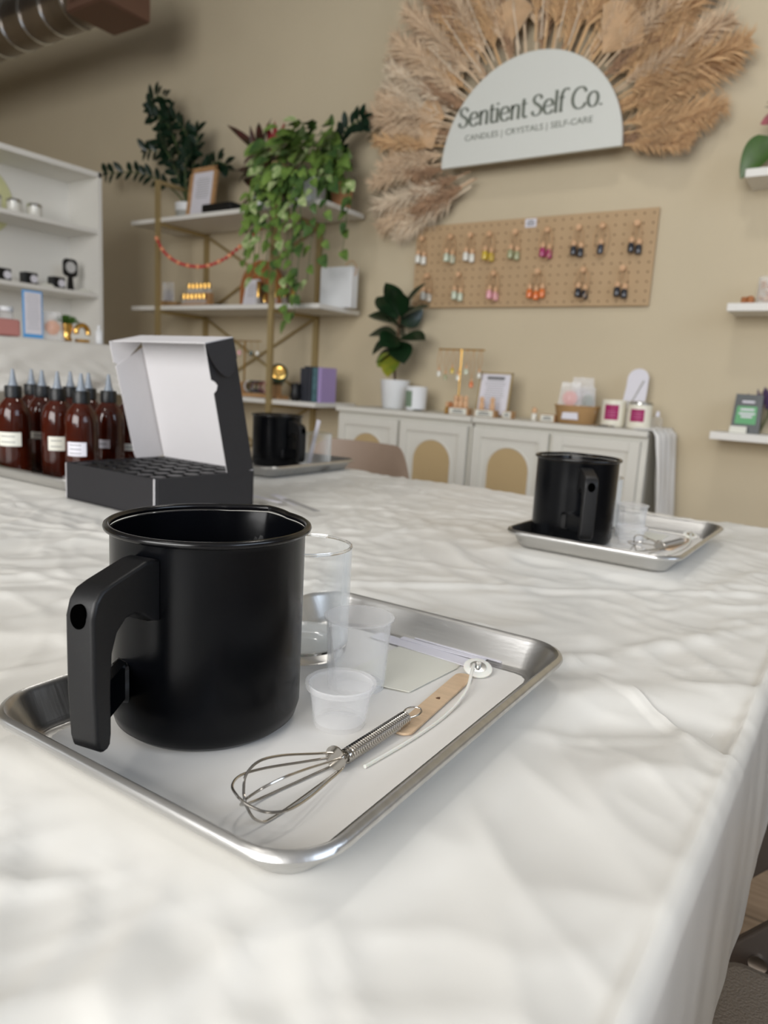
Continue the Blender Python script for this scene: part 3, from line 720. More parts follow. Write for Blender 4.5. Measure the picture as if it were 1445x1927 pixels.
o = MB().box((0, 0, 0.055), (0.012, 0.0006, 0.11), M=Matrix.Rotation(radians(14), 4, 'Y')).build('paper_strip', strip_m, None, loc=(-1.112, 1.345, ZP+0.010)); tag(o, 'white paper strip leaning in the glass behind the farthest pitcher', 'paper strip')
o = sheet('label_card', [tray_xy(2, *p) for p in ((0.02, -0.02), (0.085, 0.0), (0.085, 0.07), (0.01, 0.06))], card_m, ZP+0.0002, ZP+0.0009, 'ivory label card on the tray beside the farthest pitcher', 'card', 'ivory label cards')

# ------------------------------------------------------------------ black shipping box with open lid
bx = thing('mailer_box', (-0.859, 0.680, TZ+0.0006), 'open charcoal cardboard mailer box with raised lid and pale lining', 'box')
bx.rotation_euler = (0, 0, radians(-1.0))
A, B, H = 0.23, 0.20, 0.0595
m_ = MB().box((-A/2, B/2, 0.0015), (A, B, 0.003)).box((-A/2, 0.0016, H/2), (A-0.004, 0.0032, H), bev=0.001).box((-A/2, B-0.0016, H/2), (A, 0.0032, H)).box((-0.0016, B/2+0.002, H/2), (0.0032, B-0.004, H), bev=0.001).box((-A+0.0016, B/2, H/2), (0.0032, B, H))
m_.build('box_base', box_m, bx)
for ex_ in (-0.0022, -A+0.0008): MB().box((ex_, 0.0005, H/2), (0.0017, 0.0017, H-0.001)).build('raw_cardboard_edge', boxin_m, bx)
ins = MB(); nx, ny = 7, 6; cw, ch = (A-0.01)/nx, (B-0.01)/ny
ins.box((-A/2, B/2, H-0.014), (A-0.007, B-0.007, 0.004))
for i in range(nx+1): ins.box((-0.005-i*cw, B/2, H-0.008), (0.0018, B-0.008, 0.010))
for j in range(ny+1): ins.box((-A/2, 0.005+j*ch, H-0.008), (A-0.008, 0.0018, 0.010))
ins.build('divider_insert', void_m, bx)
jar = None
for i in range(nx):
    for j in range(ny):
        if jar is None:
            jar = MB().lathe([(0.0, -0.0105), (0.0120, -0.0105), (0.0125, -0.006), (0.0125, -0.0018), (0.0112, -0.0005), (0.0085, -0.0008), (0.0, -0.0010)], n=16).build('vial_cap', blk_m, bx, smooth=True); o = jar
        else: o = jar.copy(); COL.objects.link(o); o.parent = bx
        o.location = (-0.005-(i+0.5)*cw, 0.005+(j+0.5)*ch, H)
lid = bpy.data.objects.new('lid', None)
def lidm(th):     # lid local: x along -A..0, y = up the panel, z = towards the viewer
    return Matrix.Translation((0, B-0.002, H)) @ Matrix.Rotation(radians(th), 4, 'X')
LM = lidm(103.5)
def lp(x, y, z): v = LM @ Vector((x, y, z)); return (v.x, v.y, v.z)
LH = 0.220; LD = 0.058
main = MB().prism([(0, 0), (0, LH), (-A, LH), (-A, 0)], lambda p: lp(p[0], p[1], 0.0), lambda p: lp(p[0], p[1], 0.0018))
lid = main.build('lid', boxin_m, bx)
MB().prism([(0, 0), (0, LH), (-A, LH), (-A, 0)], lambda p: lp(p[0], p[1], -0.0012), lambda p: lp(p[0], p[1], -0.0001)).build('lid_outside', box_m, lid)
def curvy(n=6): return [(0.004, 0.0), (LH-0.048, 0.0)]
side = [(0.003, 0.0), (LH-0.002, 0.0), (LH-0.002, LD), (LH-0.055, LD*0.99), (LH-0.060, LD*0.86), (LH-0.066, LD*0.80), (LH-0.073, LD*0.86), (LH-0.077, LD*0.97), (0.012, LD*0.97), (0.004, LD*0.90)]
MB().prism(side, lambda p: lp(-0.0016, p[0], p[1]), lambda p: lp(-0.0004, p[0], p[1])).build('right_flap_lining', boxin_m, lid)
MB().prism(side, lambda p: lp(-0.0003, p[0], p[1]), lambda p: lp(0.0010, p[0], p[1])).build('right_flap', box_m, lid)
lside = [(0.003, 0.0), (LH-0.02, 0.0), (LH-0.042, LD*0.98), (0.02, LD*0.98), (0.008, LD*0.93), (0.002, LD*0.80)]
MB().prism(lside, lambda p: lp(-A-0.004-0.10*p[1], p[0], p[1]), lambda p: lp(-A-0.0025-0.10*p[1], p[0], p[1])).build('left_flap', boxin_m, lid)
# front wall of the lid (top strip) with tuck ears
MB().prism([(0, 0), (0, LD), (-A, LD), (-A, 0)], lambda p: lp(p[0], LH+0.0, p[1]), lambda p: lp(p[0], LH+0.0014, p[1])).build('front_flap', boxin_m, lid)
ear = [(0.0, 0.0)]+[(LD*1.0*(1), -0.004)]
ears = arc(0, 0, 1, 0, pi/2, 8)
e_poly = [(LH, 0.001)]+[(LH, LD)]+[(LH-0.055*sin(a)*1.0, LD*(0.5+0.5*cos(a))) for a in [pi/2*i/8 for i in range(9)]][1:]+[(LH-0.050, LD*0.30), (LH-0.030, 0.004)]
MB().prism(e_poly, lambda p: lp(0.0012+0.16*(LH-p[0]), p[0], p[1]), lambda p: lp(0.0026+0.16*(LH-p[0]), p[0], p[1])).build('right_tuck_ear', box_m, lid)
e2 = [(LH, 0.001), (LH, LD), (LH-0.036, LD), (LH-0.044, LD*0.8), (LH-0.012, 0.002)]
MB().prism(e2, lambda p: lp(-A-0.002-0.16*p[1], p[0], p[1]), lambda p: lp(-A-0.0006-0.16*p[1], p[0], p[1])).build('left_tuck_ear', boxin_m, lid)

# ------------------------------------------------------------------ amber bottles
def make_bottle():
    root = thing('amber_bottle', (0, 0, 0), '', 'bottle', 'amber glass bottles with nozzle caps on the left tray')
    MB().lathe([(0, 0), (0.026, 0), (0.0285, 0.003), (0.029, 0.008), (0.029, 0.114), (0.0278, 0.124), (0.023, 0.136), (0.0155, 0.145), (0.0125, 0.149), (0.0125, 0.153), (0, 0.153)], n=32).build('glass_body', amber_m, root, smooth=50)
    MB().lathe([(0, 0.148), (0.0150, 0.148), (0.0150, 0.168), (0.0138, 0.170), (0, 0.170)], n=24).build('screw_cap', cap_m, root, smooth=40)
    MB().lathe([(0, 0.170), (0.0085, 0.170), (0.0085, 0.173), (0.0065, 0.177), (0.0036, 0.194), (0.0026, 0.201), (0, 0.201)], n=16).build('nozzle', tip_m, root, smooth=40)
    return root
B0 = make_bottle()
def label_patch(root, a, z0, z1, half, m, rows=2):
    mb = MB(); n = 8
    vs = []
    for i in range(n+1):
        t_ = a-half+2*half*i/n
        for z in (z0, z1): vs.append((0.0293*cos(t_), 0.0293*sin(t_), z))
        for z in (z0, z1): vs.append((0.0289*cos(t_), 0.0289*sin(t_), z))
    fs = []
    for i in range(n): q = 4*i; fs += [(q, q+4, q+5, q+1), (q+2, q+3, q+7, q+6), (q, q+2, q+6, q+4), (q+1, q+5, q+7, q+3)]
    fs += [(0, 1, 3, 2), (4*n, 4*n+2, 4*n+3, 4*n+1)]
    o = mb.add(vs, fs).build('paper_label', m, root, smooth=True)
    tx = MB()
    for r_ in range(rows):
        z = z1-(z1-z0)*(r_+0.7)/(rows+0.4)
        tx.tube([(0.0294*cos(a-half*0.7+half*1.2*i/6), 0.0294*sin(a-half*0.7+half*1.2*i/6), z) for i in range(7)], 0.0007, 4)
    tx.build('printed_text', ptxt_m, o)
bots = [(-1.357, 0.748, 'leftmost amber bottle in the front row, with a wide cream label', 0.058, 0.084, 0.75, card_m, 2),
        (-1.394, 0.828, 'amber bottle second from the left, its narrow cream label low behind its neighbour', 0.066, 0.080, 0.8, card_m, 1),
        (-1.276, 0.788, 'amber bottle with a square beige label just left of the frontmost one', 0.056, 0.082, 0.55, card_m, 2),
        (-1.186, 0.778, 'frontmost amber bottle with a stepped white two-part label', 0.055, 0.080, 0.6, strip_m, 3),
        (-1.402, 0.895, 'amber bottle in the back row between the second and third front bottles', 0.05, 0.064, 0.5, card_m, 1),
        (-1.330, 0.889, 'amber bottle in the back row behind the frontmost one', 0.05, 0.064, 0.5, card_m, 1),
        (-1.227, 0.863, 'amber bottle with a small white label, right of the frontmost one', 0.062, 0.078, 0.4, strip_m, 1),
        (-1.252, 0.930, 'amber bottle mostly hidden behind the left flap of the box lid', 0.052, 0.066, 0.8, card_m, 1),
        (-1.489, 0.861, 'amber bottle at the back left whose cap shows beside a white tube', 0.05, 0.064, 0.5, card_m, 1)]
protos = []
for i, (x, y, lab, z0, z1, hf, lm, rw) in enumerate(bots):
    o = B0 if i == 0 else copy_tree(B0)
    protos.append(o); o.location = (x, y, ZF+0.0003); o['label'] = lab
for i, (x, y, lab, z0, z1, hf, lm, rw) in enumerate(bots):
    a = atan2(-y, -x)+(-0.35 if i in (0, 3, 6) else -0.1)
    label_patch(protos[i], a, z0, z1, hf, lm, rw)
o = MB().tube([(0, 0, 0), (0.028, -0.010, 0.155)], 0.006, 12).build('paper_tube', strip_m, None, smooth=True, loc=(-1.462, 0.800, ZF+0.007)); tag(o, 'slanted white tube standing between the left amber bottles', 'tube')
o.rotation_euler = (0, 0, 2.4)
o = thing('craft_box', (-1.475, 0.735, ZF+0.0003), 'small green and orange box cut off by the left picture edge', 'box')
MB().box((0, 0, 0.055), (0.06, 0.04, 0.11), bev=0.002).build('carton', mat('green carton print', rgb(66, 120, 84), 0.5, bump=0.02), o)
MB().box((0, 0, 0.125), (0.06, 0.04, 0.028), bev=0.002).build('carton_top', orange_m, o)
o = MB().lathe([(0, 0), (0.013, 0), (0.016, 0.022), (0.015, 0.023), (0, 0.020)], n=24).build('small_cup', plas2_m, None, smooth=40, loc=(-1.150, 0.735, ZF+0.0003)); tag(o, 'tiny milky plastic cup on the corner of the left tray', 'cup')

# ------------------------------------------------------------------ chairs
def shell_chair(loc, rz, label):
    root = thing('moulded_chair', loc, label, 'chair', rz=rz)
    mb = MB(); vs = []; n = 24; m = 10
    for k, th in ((0, 0.0), (1, 0.006)):
        for j in range(m+1):
            for i in range(n+1):
                s = -1+2*i/n; f = j/m
                w = 0.235*(1-0.0*f)
                # rounded top corners
                zt = 0.77; zb = 0.44
                hz = zb+(zt-zb)*f
                q = max(0, abs(s)-0.55)/0.45
                z = hz-(0.13*q**2.2)*f
                x = s*w
                y = 0.20+0.06*f-0.12*s*s*(1-0.25*f)+th
                vs.append((x, y, z))
    fs = []; N = (n+1)
    off = (m+1)*N
    for j in range(m):
        for i in range(n):
            a = j*N+i; fs.append((a, a+1, a+N+1, a+N)); fs.append((off+a, off+a+N, off+a+N+1, off+a+1))
    for i in range(n): a = m*N+i; fs.append((a, a+1, off+a+1, off+a)); fs.append((i, off+i, off+i+1, i+1))
    for j in range(m): a = j*N; fs.append((a, a+N, off+a+N, off+a)); a = j*N+n; fs.append((a, off+a, off+a+N, a+N))
    mb.add(vs, fs).build('backrest', chair_m, root, smooth=True)
    MB().prism(rrect(0.44, 0.42, 0.09, 6), lambda p: (p[0], p[1], 0.43), lambda p: (p[0], p[1], 0.45)).build('seat', chair_m, root, bevel=0.006)
    for sx in (-1, 1):
        for sy in (-1, 1): MB().tube([(sx*0.15, sy*0.14, 0.43), (sx*0.21, sy*0.20, 0.0)], [0.014, 0.009], 10).build('leg', oak_m, root, smooth=True)
    return root
shell_chair((-1.405, 1.72, 0), radians(0), 'taupe moulded plastic chair pushed up behind the far edge of the table')
def folding_chair(loc, label):
    root = thing('padded_chair', loc, label, 'chair', 'taupe leather padded folding chairs')
    pts = rrect(0.44, 0.43, 0.03, 6)
    s = MB().prism(pts, lambda p: (p[0], p[1], 0.415), lambda p: (p[0], p[1], 0.455)).build('seat', leather_m, root, bevel=0.014)
    MB().prism(rrect(0.42, 0.24, 0.03, 5), lambda p: (0.16, p[0], 0.78+p[1]), lambda p: (0.19, p[0], 0.78+p[1])).build('backrest', leather_m, root, bevel=0.01)
    for sy in (-1, 1):
        y = sy*0.235
        for (x0, z0, x1, z1) in ((-0.06, 0.395, 0.22, 0.0), (-0.525, 0.0, 0.135, 0.85)):
            dx, dz = x1-x0, z1-z0; L = sqrt(dx*dx+dz*dz); a = atan2(dz, dx); w = 0.024
            yo = y+(0.008 if z1 > 0.5 else -0.008)*sy
            poly = [(x0-w*sin(a), z0+w*cos(a)), (x0+w*sin(a), z0-w*cos(a)), (x1+w*sin(a), z1-w*cos(a)), (x1-w*sin(a), z1+w*cos(a))]
            poly = [(px_, max(0.0, pz_)) for px_, pz_ in poly]
            lg = MB().prism(poly, lambda p: (p[0], yo-0.006, p[1]), lambda p: (p[0], yo+0.006, p[1])).build('leg', bar_m, root, bevel=0.003)
            MY = Matrix.Rotation(radians(90), 4, 'X')
            xr = -0.184 if z1 > 0.5 else 0.0; zr = z0+(xr-x0)*dz/dx
            MB().lathe([(0.0035, -0.009), (0.0075, -0.009), (0.0085, -0.006), (0.0085, 0.009), (0.0035, 0.009)], c=(xr, yo, zr), M=MY, n=20).build('rivet', silver_m, lg, smooth=True)
    MB().tube([(0.10, -0.235, 0.30), (0.10, 0.235, 0.30)], 0.008, 10).build('stretcher', bar_m, root, smooth=True)
    return root
F0 = folding_chair((0.165, 0.485, 0), 'nearest taupe leather padded chair at the lower right beside the table')
F1 = copy_tree(F0); F1.location = (0.175, 1.235, 0); F1['label'] = 'second taupe padded chair beside the table, beyond the nearest one at the right picture edge'

# ------------------------------------------------------------------ sideboards
def cabinet_unit(x0, x1, label, panels):
    yb, yf = YB-0.016, 2.955; z0, z1 = 0.06, 0.815
    root = thing('sideboard', ((x0+x1)/2, (yb+yf)/2, 0), label, 'cabinet', 'white sideboards with cane doors')
    cx, cy = (x0+x1)/2, (yb+yf)/2; w = x1-x0
    MB().box((0, 0, (z0+z1)/2), (w-0.004, yb-yf, z1-z0)).build('body', cream_m, root)
    MB().box((0, -0.012, 0.8275), (w, yb-yf+0.035, 0.025), bev=0.004).build('top', cream_m, root)
    for sx in (-1, 1):
        for sy in (-1, 1): MB().box((sx*(w/2-0.05), sy*0.12, 0.03), (0.04, 0.04, 0.06)).build('leg', cream_m, root)
    for (a, b) in panels:
        dw = b-a; dh = z1-z0-0.03; dc = ((a+b)/2-cx, yf-cy-0.010, (z0+z1)/2-0.003)
        dr = MB().box(dc, (dw, 0.018, dh), bev=0.002).build('door', cream_m, root)
        fy = dc[1]-0.009
        fm = MB()  # raised frame around a recessed field
        fw = 0.042
        for (px_, pz_, ww, hh) in ((0, dh/2-fw/2-0.002, dw-2*fw-0.0005, fw), (0, -dh/2+fw/2+0.002, dw-2*fw-0.0005, fw), (-dw/2+fw/2, 0, fw, dh-0.004), (dw/2-fw/2, 0, fw, dh-0.004)):
            fm.box((dc[0]+px_, fy-0.005, dc[2]+pz_), (ww, 0.010, hh), bev=0.0012)
        fm.build('door_frame', cream_m, dr)
        aw = dw*0.285; ztop = 0.72; zc = ztop-aw
        poly = [(dc[0]+aw*cos(t_), zc+aw*sin(t_)) for t_ in [pi*i/16 for i in range(17)]]+[(dc[0]-aw, 0.20), (dc[0]+aw, 0.20)]
        MB().prism(poly, lambda p: (p[0], fy-0.0012, p[1]), lambda p: (p[0], fy-0.004, p[1])).build('cane_panel', rattan_m, dr)
        MB().tube([(p[0], fy-0.003, p[1]) for p in poly], 0.004, 8, closed=True).build('arch_moulding', cream_m, dr, smooth=True)
    return root
cabinet_unit(-2.285, -1.513, 'white sideboard with two arched cane doors, left one under the fiddle-leaf plant', [(-2.262, -1.905), (-1.890, -1.527)])
cabinet_unit(-1.507, -0.735, 'white sideboard with two arched cane doors, right one behind the black pitcher', [(-1.497, -1.140), (-1.118, -0.760)])

# white throw over the right end of the sideboard
mb = MB(); n, m = 18, 22; vs = []; fs = []
for j in range(m+1):
    for i in range(n+1):
        y = 2.945+0.33*i/n; s = j/m
        if s < 0.2: x = -0.80+0.085*s/0.2; z = 0.8435
        else: q_ = (s-0.2)/0.8; x = -0.712+0.040*sin(q_*1.8)+0.012*sin(i*1.3+q_*2); z = 0.842-0.62*q_
        vs.append((x, y+0.006*sin(j*0.8+i), z+0.001*sin(i*2.1)))
for j in range(m):
    for i in range(n): a = j*(n+1)+i; fs.append((a, a+1, a+n+2, a+n+1))
o = mb.add(vs, fs).build('throw_cloth', clothw_m, None, smooth=180); sm = o.modifiers.new('thick', 'SOLIDIFY'); sm.thickness = 0.004; sm.offset = 1
tag(o, 'white cloth draped over the right end of the sideboard', 'cloth')

# ------------------------------------------------------------------ sign with pampas arch
sg = thing('wall_sign', (-1.4625, 3.160, 1.983), 'half-round pale grey shop sign on the back wall reading Sentient Self Co.', 'sign')
R = 0.427
MB().prism([(R*cos(pi*i/64), R*sin(pi*i/64)*1.02) for i in range(65)], lambda p: (p[0], -0.010, p[1]), lambda p: (p[0], 0.012, p[1])).build('board', sign_m, sg, bevel=0.0015)
GLY = {
 'S': ([[(.72, 1.14), (.66, 1.34), (.50, 1.44), (.32, 1.42), (.16, 1.30), (.11, 1.10), (.20, .92), (.42, .77), (.64, .60), (.74, .38), (.66, .14), (.44, .01), (.24, .02), (.10, .12), (.05, .33)]], .86),
 'e': ([[(.10, .52), (.78, .56)], [(.78, .56), (.76, .76), (.64, .94), (.46, 1.0), (.26, .92), (.11, .66), (.11, .36), (.24, .10), (.46, .0), (.66, .06), (.80, .22)]], .90),
 'n': ([[(.16, 0), (.16, 1.0)], [(.16, .70), (.30, .92), (.48, 1.0), (.64, .93), (.70, .74), (.70, .40), (.70, 0)], [(.02, .98), (.16, .98)], [(.04, .015), (.28, .015)], [(.58, .015), (.82, .015)]], .88),
 't': ([[(.22, 1.32), (.22, .30), (.26, .08), (.38, .0), (.54, .08)], [(.02, .97), (.50, .97)]], .58),
 'i': ([[(.14, 0), (.14, 1.0)], [(.0, .98), (.14, .98)], [(.02, .015), (.26, .015)], [(.14, 1.26), (.14, 1.36)]], .32),
 'l': ([[(.14, 0), (.14, 1.52)], [(.0, 1.50), (.14, 1.50)], [(.02, .015), (.26, .015)]], .32),
 'f': ([[(.22, 0), (.22, .9), (.26, 1.24), (.42, 1.48), (.62, 1.52), (.76, 1.42)], [(.02, .97), (.46, .97)], [(.10, .015), (.36, .015)]], .66),
 'C': ([[(1.06, 1.10), (.92, 1.34), (.66, 1.45), (.38, 1.37), (.16, 1.10), (.08, .72), (.16, .34), (.38, .08), (.66, .0), (.92, .10), (1.08, .34)]], 1.16),
 'o': ([[(.46, 1.0), (.26, .92), (.12, .68), (.12, .34), (.26, .08), (.46, .0), (.66, .08), (.80, .34), (.80, .68), (.66, .92), (.46, 1.0)]], .94),
 '.': ([[(.12, .02), (.12, .12)]], .26), ' ': ([], .34)}
def serif_line(text, x0, z0, total, depth0, parent):
    adv = sum(GLY[c][1] for c in text); k = total/adv; x = x0; obs = []
    for c in text:
        strokes, w = GLY[c]
        if strokes:
            mb = MB()
            for st in strokes:
                P = smoothpts([(p[0], 0, p[1]) for p in st], 5) if len(st) > 2 else [Vector((st[0][0], 0, st[0][1])), Vector((st[1][0], 0, st[1][1]))]
                N = len(P); vs = []
                for q, p in enumerate(P):
                    t_ = (P[min(q+1, N-1)]-P[max(q-1, 0)]).normalized(); nn = Vector((-t_.z, 0, t_.x))
                    ww = (0.062+0.150*abs(t_.z)**1.3)/2
                    if c == 'S': ww = (0.062+0.145*max(abs(t_.z)**2, (0.85 if 5 <= q/5 <= 9 else 0)))/2
                    for dep in (0, -0.004/k):
                        for sg_ in (-1, 1): v = p+nn*ww*sg_; vs.append((x+v.x*k, depth0+dep*k, z0+v.z*k))
                fs = []
                for q in range(N-1):
                    a = 4*q; b = a+4; fs += [(a, a+1, b+1, b), (a+2, b+2, b+3, a+3), (a, b, b+2, a+2), (a+1, a+3, b+3, b+1)]
                fs += [(0, 2, 3, 1), (4*(N-1), 4*(N-1)+1, 4*(N-1)+3, 4*(N-1)+2)]
                mb.add(vs, fs)
            mb.build('letter', letter_m, parent)
        x += w*k
serif_line('Sentient Self Co.', -0.345, 0.169, 0.676, -0.0102, sg)
text_mesh('tagline', 'CANDLES | CRYSTALS | SELF-CARE', 0.036, letter_m, sg, Matrix.Translation((-0.309, -0.0108, 0.108)) @ XZ, ext=0.0006, width=0.603)

def plume_mesh(seed, L=0.46, n=620, w=0.085, droop=0.10):
    rnd = random.Random(seed); mb = MB()
    bend = rnd.uniform(-0.5, 0.5)*droop
    def ax(t_): return Vector((L*t_, bend*t_*t_, -droop*0.35*t_*t_))
    mb.tube([ax(i/8) for i in range(9)], [0.003*(1-0.8*i/8)+0.0006 for i in range(9)], 5)
    for k in range(n):
        t_ = 0.22+0.78*rnd.random()**0.85; p = ax(min(1, t_)); prof = sin(pi*min(1, (t_-0.18)/0.86))**0.6
        a = rnd.uniform(0, 2*pi); out = Vector((0, cos(a), sin(a)))
        ln = (0.35+0.65*rnd.random())*w*(0.35+prof)
        d0 = Vector((1.0, 0, 0))*rnd.uniform(0.7, 1.2)+out*rnd.uniform(0.35, 0.9)
        d0.normalize(); d1 = (d0+out*0.25+Vector((0, 0, -0.35))).normalized()
        q1 = p+d0*ln*0.55; q2 = q1+d1*ln*0.55
        sd = d0.cross(Vector((rnd.random()-.5, rnd.random()-.5, rnd.random()-.5))).normalized()*0.0024
        sd2 = sd*0.9
        mb.add([p-sd, p+sd, q1+sd2, q1-sd2, q2], [(0, 1, 2, 3), (3, 2, 4)])
    return mb
def bare_mesh(seed):
    rnd = random.Random(seed); mb = MB(); L = 0.42
    mb.tube([(0, 0, 0), (L*0.5, 0.005, 0), (L, 0.0, 0)], [0.003, 0.003, 0.002], 6)
    for k in range(120):
        t_ = 0.45+0.55*rnd.random(); a = rnd.uniform(0, 2*pi); o_ = Vector((0.6, cos(a)*0.45, sin(a)*0.45))*0.022
        p = Vector((L*t_, 0, 0)); sd = Vector((0, sin(a), -cos(a)))*0.002
        mb.add([p-sd, p+sd, p+o_], [(0, 1, 2)])
    return mb
def palm_mesh():
    mb = MB(); n = 15; L = 0.17
    vs = [(0, 0, 0)]
    for i in range(n*2+1):
        a = radians(-48+96*i/(2*n)); r_ = L*(1.0 if i % 2 == 0 else 0.985)*(0.82+0.18*cos(radians(-60+120*i/(2*n)))); vs.append((r_*cos(a), r_*sin(a), 0.006 if i % 2 else -0.006))
    fs = [(0, i+1, i+2) for i in range(2*n)]
    mb.add(vs, fs); mb.add([(v[0], v[1], v[2]+0.0012) for v in vs], [tuple(reversed(f)) for f in fs])
    mb.tube([(-0.10, 0, 0), (0.03, 0, 0)], 0.003, 6)
    return mb
pa = thing('dried_grass_arrangement', (-1.475, 3.213, 2.060), 'fan of dried tan pampas plumes and palm leaves behind the half-round shop sign', 'dried flowers')
vari = []
for s_ in range(6):
    for mi in range(4): pass
PROT = {}
def plume(kind, ang, r0_, length, y=0.0, tilt=0.0, width=1.0):
    rnd = random.Random(int(ang*7)+kind*13)
    mi = kind % 4; sd = rnd.randrange(3); key = (mi, sd)
    if key not in PROT:
        o = plume_mesh(sd*5+mi+1).build('pampas_plume', pampas_ms[mi], pa); PROT[key] = o
    else: o = PROT[key].copy(); COL.objects.link(o); o.parent = pa
    sc = length/0.5
    o.scale = (sc, sc*width, sc*width*0.62)
    a = radians(ang)
    xx = Vector((cos(a), tilt, sin(a))).normalized(); zz = Vector((0, -1, 0)); zz = (zz-xx*zz.dot(xx)).normalized(); yy = zz.cross(xx)
    M = Matrix((xx, yy, zz)).transposed(); o.rotation_euler = M.to_euler()
    o.location = (cos(a)*r0_, y, sin(a)*r0_)
rnd = random.Random(5)
spec = []
A0 = [(196, .34, .56, 2), (203, .30, .60, 0), (208, .32, .50, 2), (188, .36, .34, 3), (170, .36, .42, 0), (163, .36, .60, 0), (158, .38, .52, 2), (151, .38, .56, 3), (146, .36, .60, 0), (139, .36, .56, 2),
      (133, .36, .64, 0), (127, .38, .66, 3), (121, .36, .66, 0), (116, .36, .70, 1), (110, .36, .64, 0), (104, .36, .62, 2), (98, .36, .66, 0), (91, .36, .62, 0), (85, .36, .64, 1), (79, .36, .66, 0), (73, .36, .66, 3),
      (67, .36, .68, 0), (61, .36, .66, 1), (55, .36, .68, 0), (49, .36, .68, 1), (43, .36, .66, 0), (37, .36, .60, 1), (31, .36, .42, 1), (23, .36, .54, 0), (17, .36, .58, 1), (11, .36, .54, 1), (3, .36, .48, 1), (-3, .38, .42, 1), (-8, .40, .34, 1),
      (129, .30, .45, 0), (108, .30, .45, 3), (88, .30, .45, 3), (70, .30, .42, 1), (52, .30, .45, 1), (35, .30, .42, 3), (14, .30, .40, 1), (-4, .30, .42, 3), (150, .30, .42, 3), (168, .30, .40, 3), (196, .30, .36, 3), (205, .28, .38, 3)]
for ang, r_, ln, k in A0: plume(k, ang, r_, ln, y=rnd.uniform(-0.008, 0.012), tilt=rnd.uniform(-0.16, -0.02), width=1.15 if 40 < ang < 140 else 1.3)
for k in range(34):     # outer fill
    ang = 188-198*(k+0.5)/34+rnd.uniform(-2, 2); plume(rnd.choice((0, 0, 1, 2)) if ang > 100 else rnd.choice((1, 1, 0)), ang, rnd.uniform(.36, .44), rnd.uniform(.34, .52) if ang > 30 else rnd.uniform(.28, .38), y=rnd.uniform(-0.02, 0.01), tilt=rnd.uniform(-0.2, -0.06), width=1.3)
for ang, r_ in ((101, .40), (87, .42), (76, .42), (68, .40), (118, .42), (144, .40), (138, .38), (128, .42)):
    o = bare_mesh(ang).build('grass_spike', pampas_ms[2], pa)
    a = radians(ang); xx = Vector((cos(a), -0.12, sin(a))).normalized(); zz = Vector((0, -1, 0)); zz = (zz-xx*zz.dot(xx)).normalized(); yy = zz.cross(xx)
    o.rotation_euler = Matrix((xx, yy, zz)).transposed().to_euler(); o.location = (cos(a)*r_, -0.02, sin(a)*r_); o.scale = (0.8, 1, 1)
PM = palm_mesh()
for i, (dx, dz, ang, sc) in enumerate(((-0.12, 0.44, 96, 0.95), (0.30, 0.31, 45, 1.15), (-0.44, 0.17, 165, 0.8), (-0.47, 0.12, 205, 0.6))):
    o = PM.build('palm_leaf', palm_m, pa) if i == 0 else po.copy()
    if i == 0: po = o
    else: COL.objects.link(o); o.parent = pa
    a = radians(ang); xx = Vector((cos(a), -0.22, sin(a))).normalized(); zz = Vector((0, -1, 0)); zz = (zz-xx*zz.dot(xx)).normalized(); yy = zz.cross(xx)
    o.rotation_euler = Matrix((xx, yy, zz)).transposed().to_euler(); o.location = (dx, -0.012, dz); o.scale = (sc, sc, sc)
MB().box((0, 0.045, 0.15), (0.5, 0.08, 0.2)).build('backing_foam', pampas_ms[3], pa)

# ------------------------------------------------------------------ pegboard with hanging diffusers
pb = thing('pegboard', (-1.485, 3.28, 1.559), 'tan perforated pegboard on the back wall below the sign', 'pegboard')
pb.rotation_euler = (0, radians(0.0), 0)
PW, PH = 1.20, 0.402
MB().box((0, 0, 0), (PW, 0.006, PH), bev=0.001).build('board', peg_m, pb)
MB().box((0, 0.012, PH/2-0.02), (PW-0.04, 0.014, 0.02)).box((0, 0.012, -PH/2+0.02), (PW-0.04, 0.014, 0.02)).build('batten', peg_m, pb)
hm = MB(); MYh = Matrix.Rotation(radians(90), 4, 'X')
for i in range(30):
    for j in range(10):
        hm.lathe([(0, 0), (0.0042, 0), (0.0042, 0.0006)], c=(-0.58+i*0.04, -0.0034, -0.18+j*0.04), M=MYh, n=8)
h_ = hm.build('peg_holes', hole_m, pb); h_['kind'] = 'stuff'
tg = MB().box((0.0, 0, 0), (0.055, 0.002, 0.038)).build('price_card', strip_m, None, loc=(-1.461, 3.2745, 1.735)); tag(tg, 'small white price card clipped to the top of the pegboard', 'card')
lines_mb(0.04, 0.026, 3, lambda p, t_: (p[0], -0.0011-t_*0.4, p[1])).build('printed_text', ptxt_m, tg)
hang = {}
def liquid(name, c): return mat(name, c, 0.12, bump=0.005, coat=0.6)
LIQ = {'white': liquid('white diffuser liquid', rgb(226, 224, 214)), 'milky green': liquid('milky green diffuser liquid', rgb(200, 208, 186)), 'yellow': liquid('yellow diffuser liquid', rgb(206, 178, 60)),
       'clear green': liquid('clear green diffuser liquid', rgb(164, 166, 128)), 'magenta': liquid('magenta diffuser liquid', rgb(168, 50, 104)), 'black': liquid('black diffuser liquid', rgb(38, 40, 48)),
       'pink': liquid('pink diffuser liquid', rgb(232, 168, 176)), 'orange': liquid('orange diffuser liquid', rgb(224, 122, 62)), 'black and white': liquid('dark diffuser liquid', rgb(50, 54, 66))}
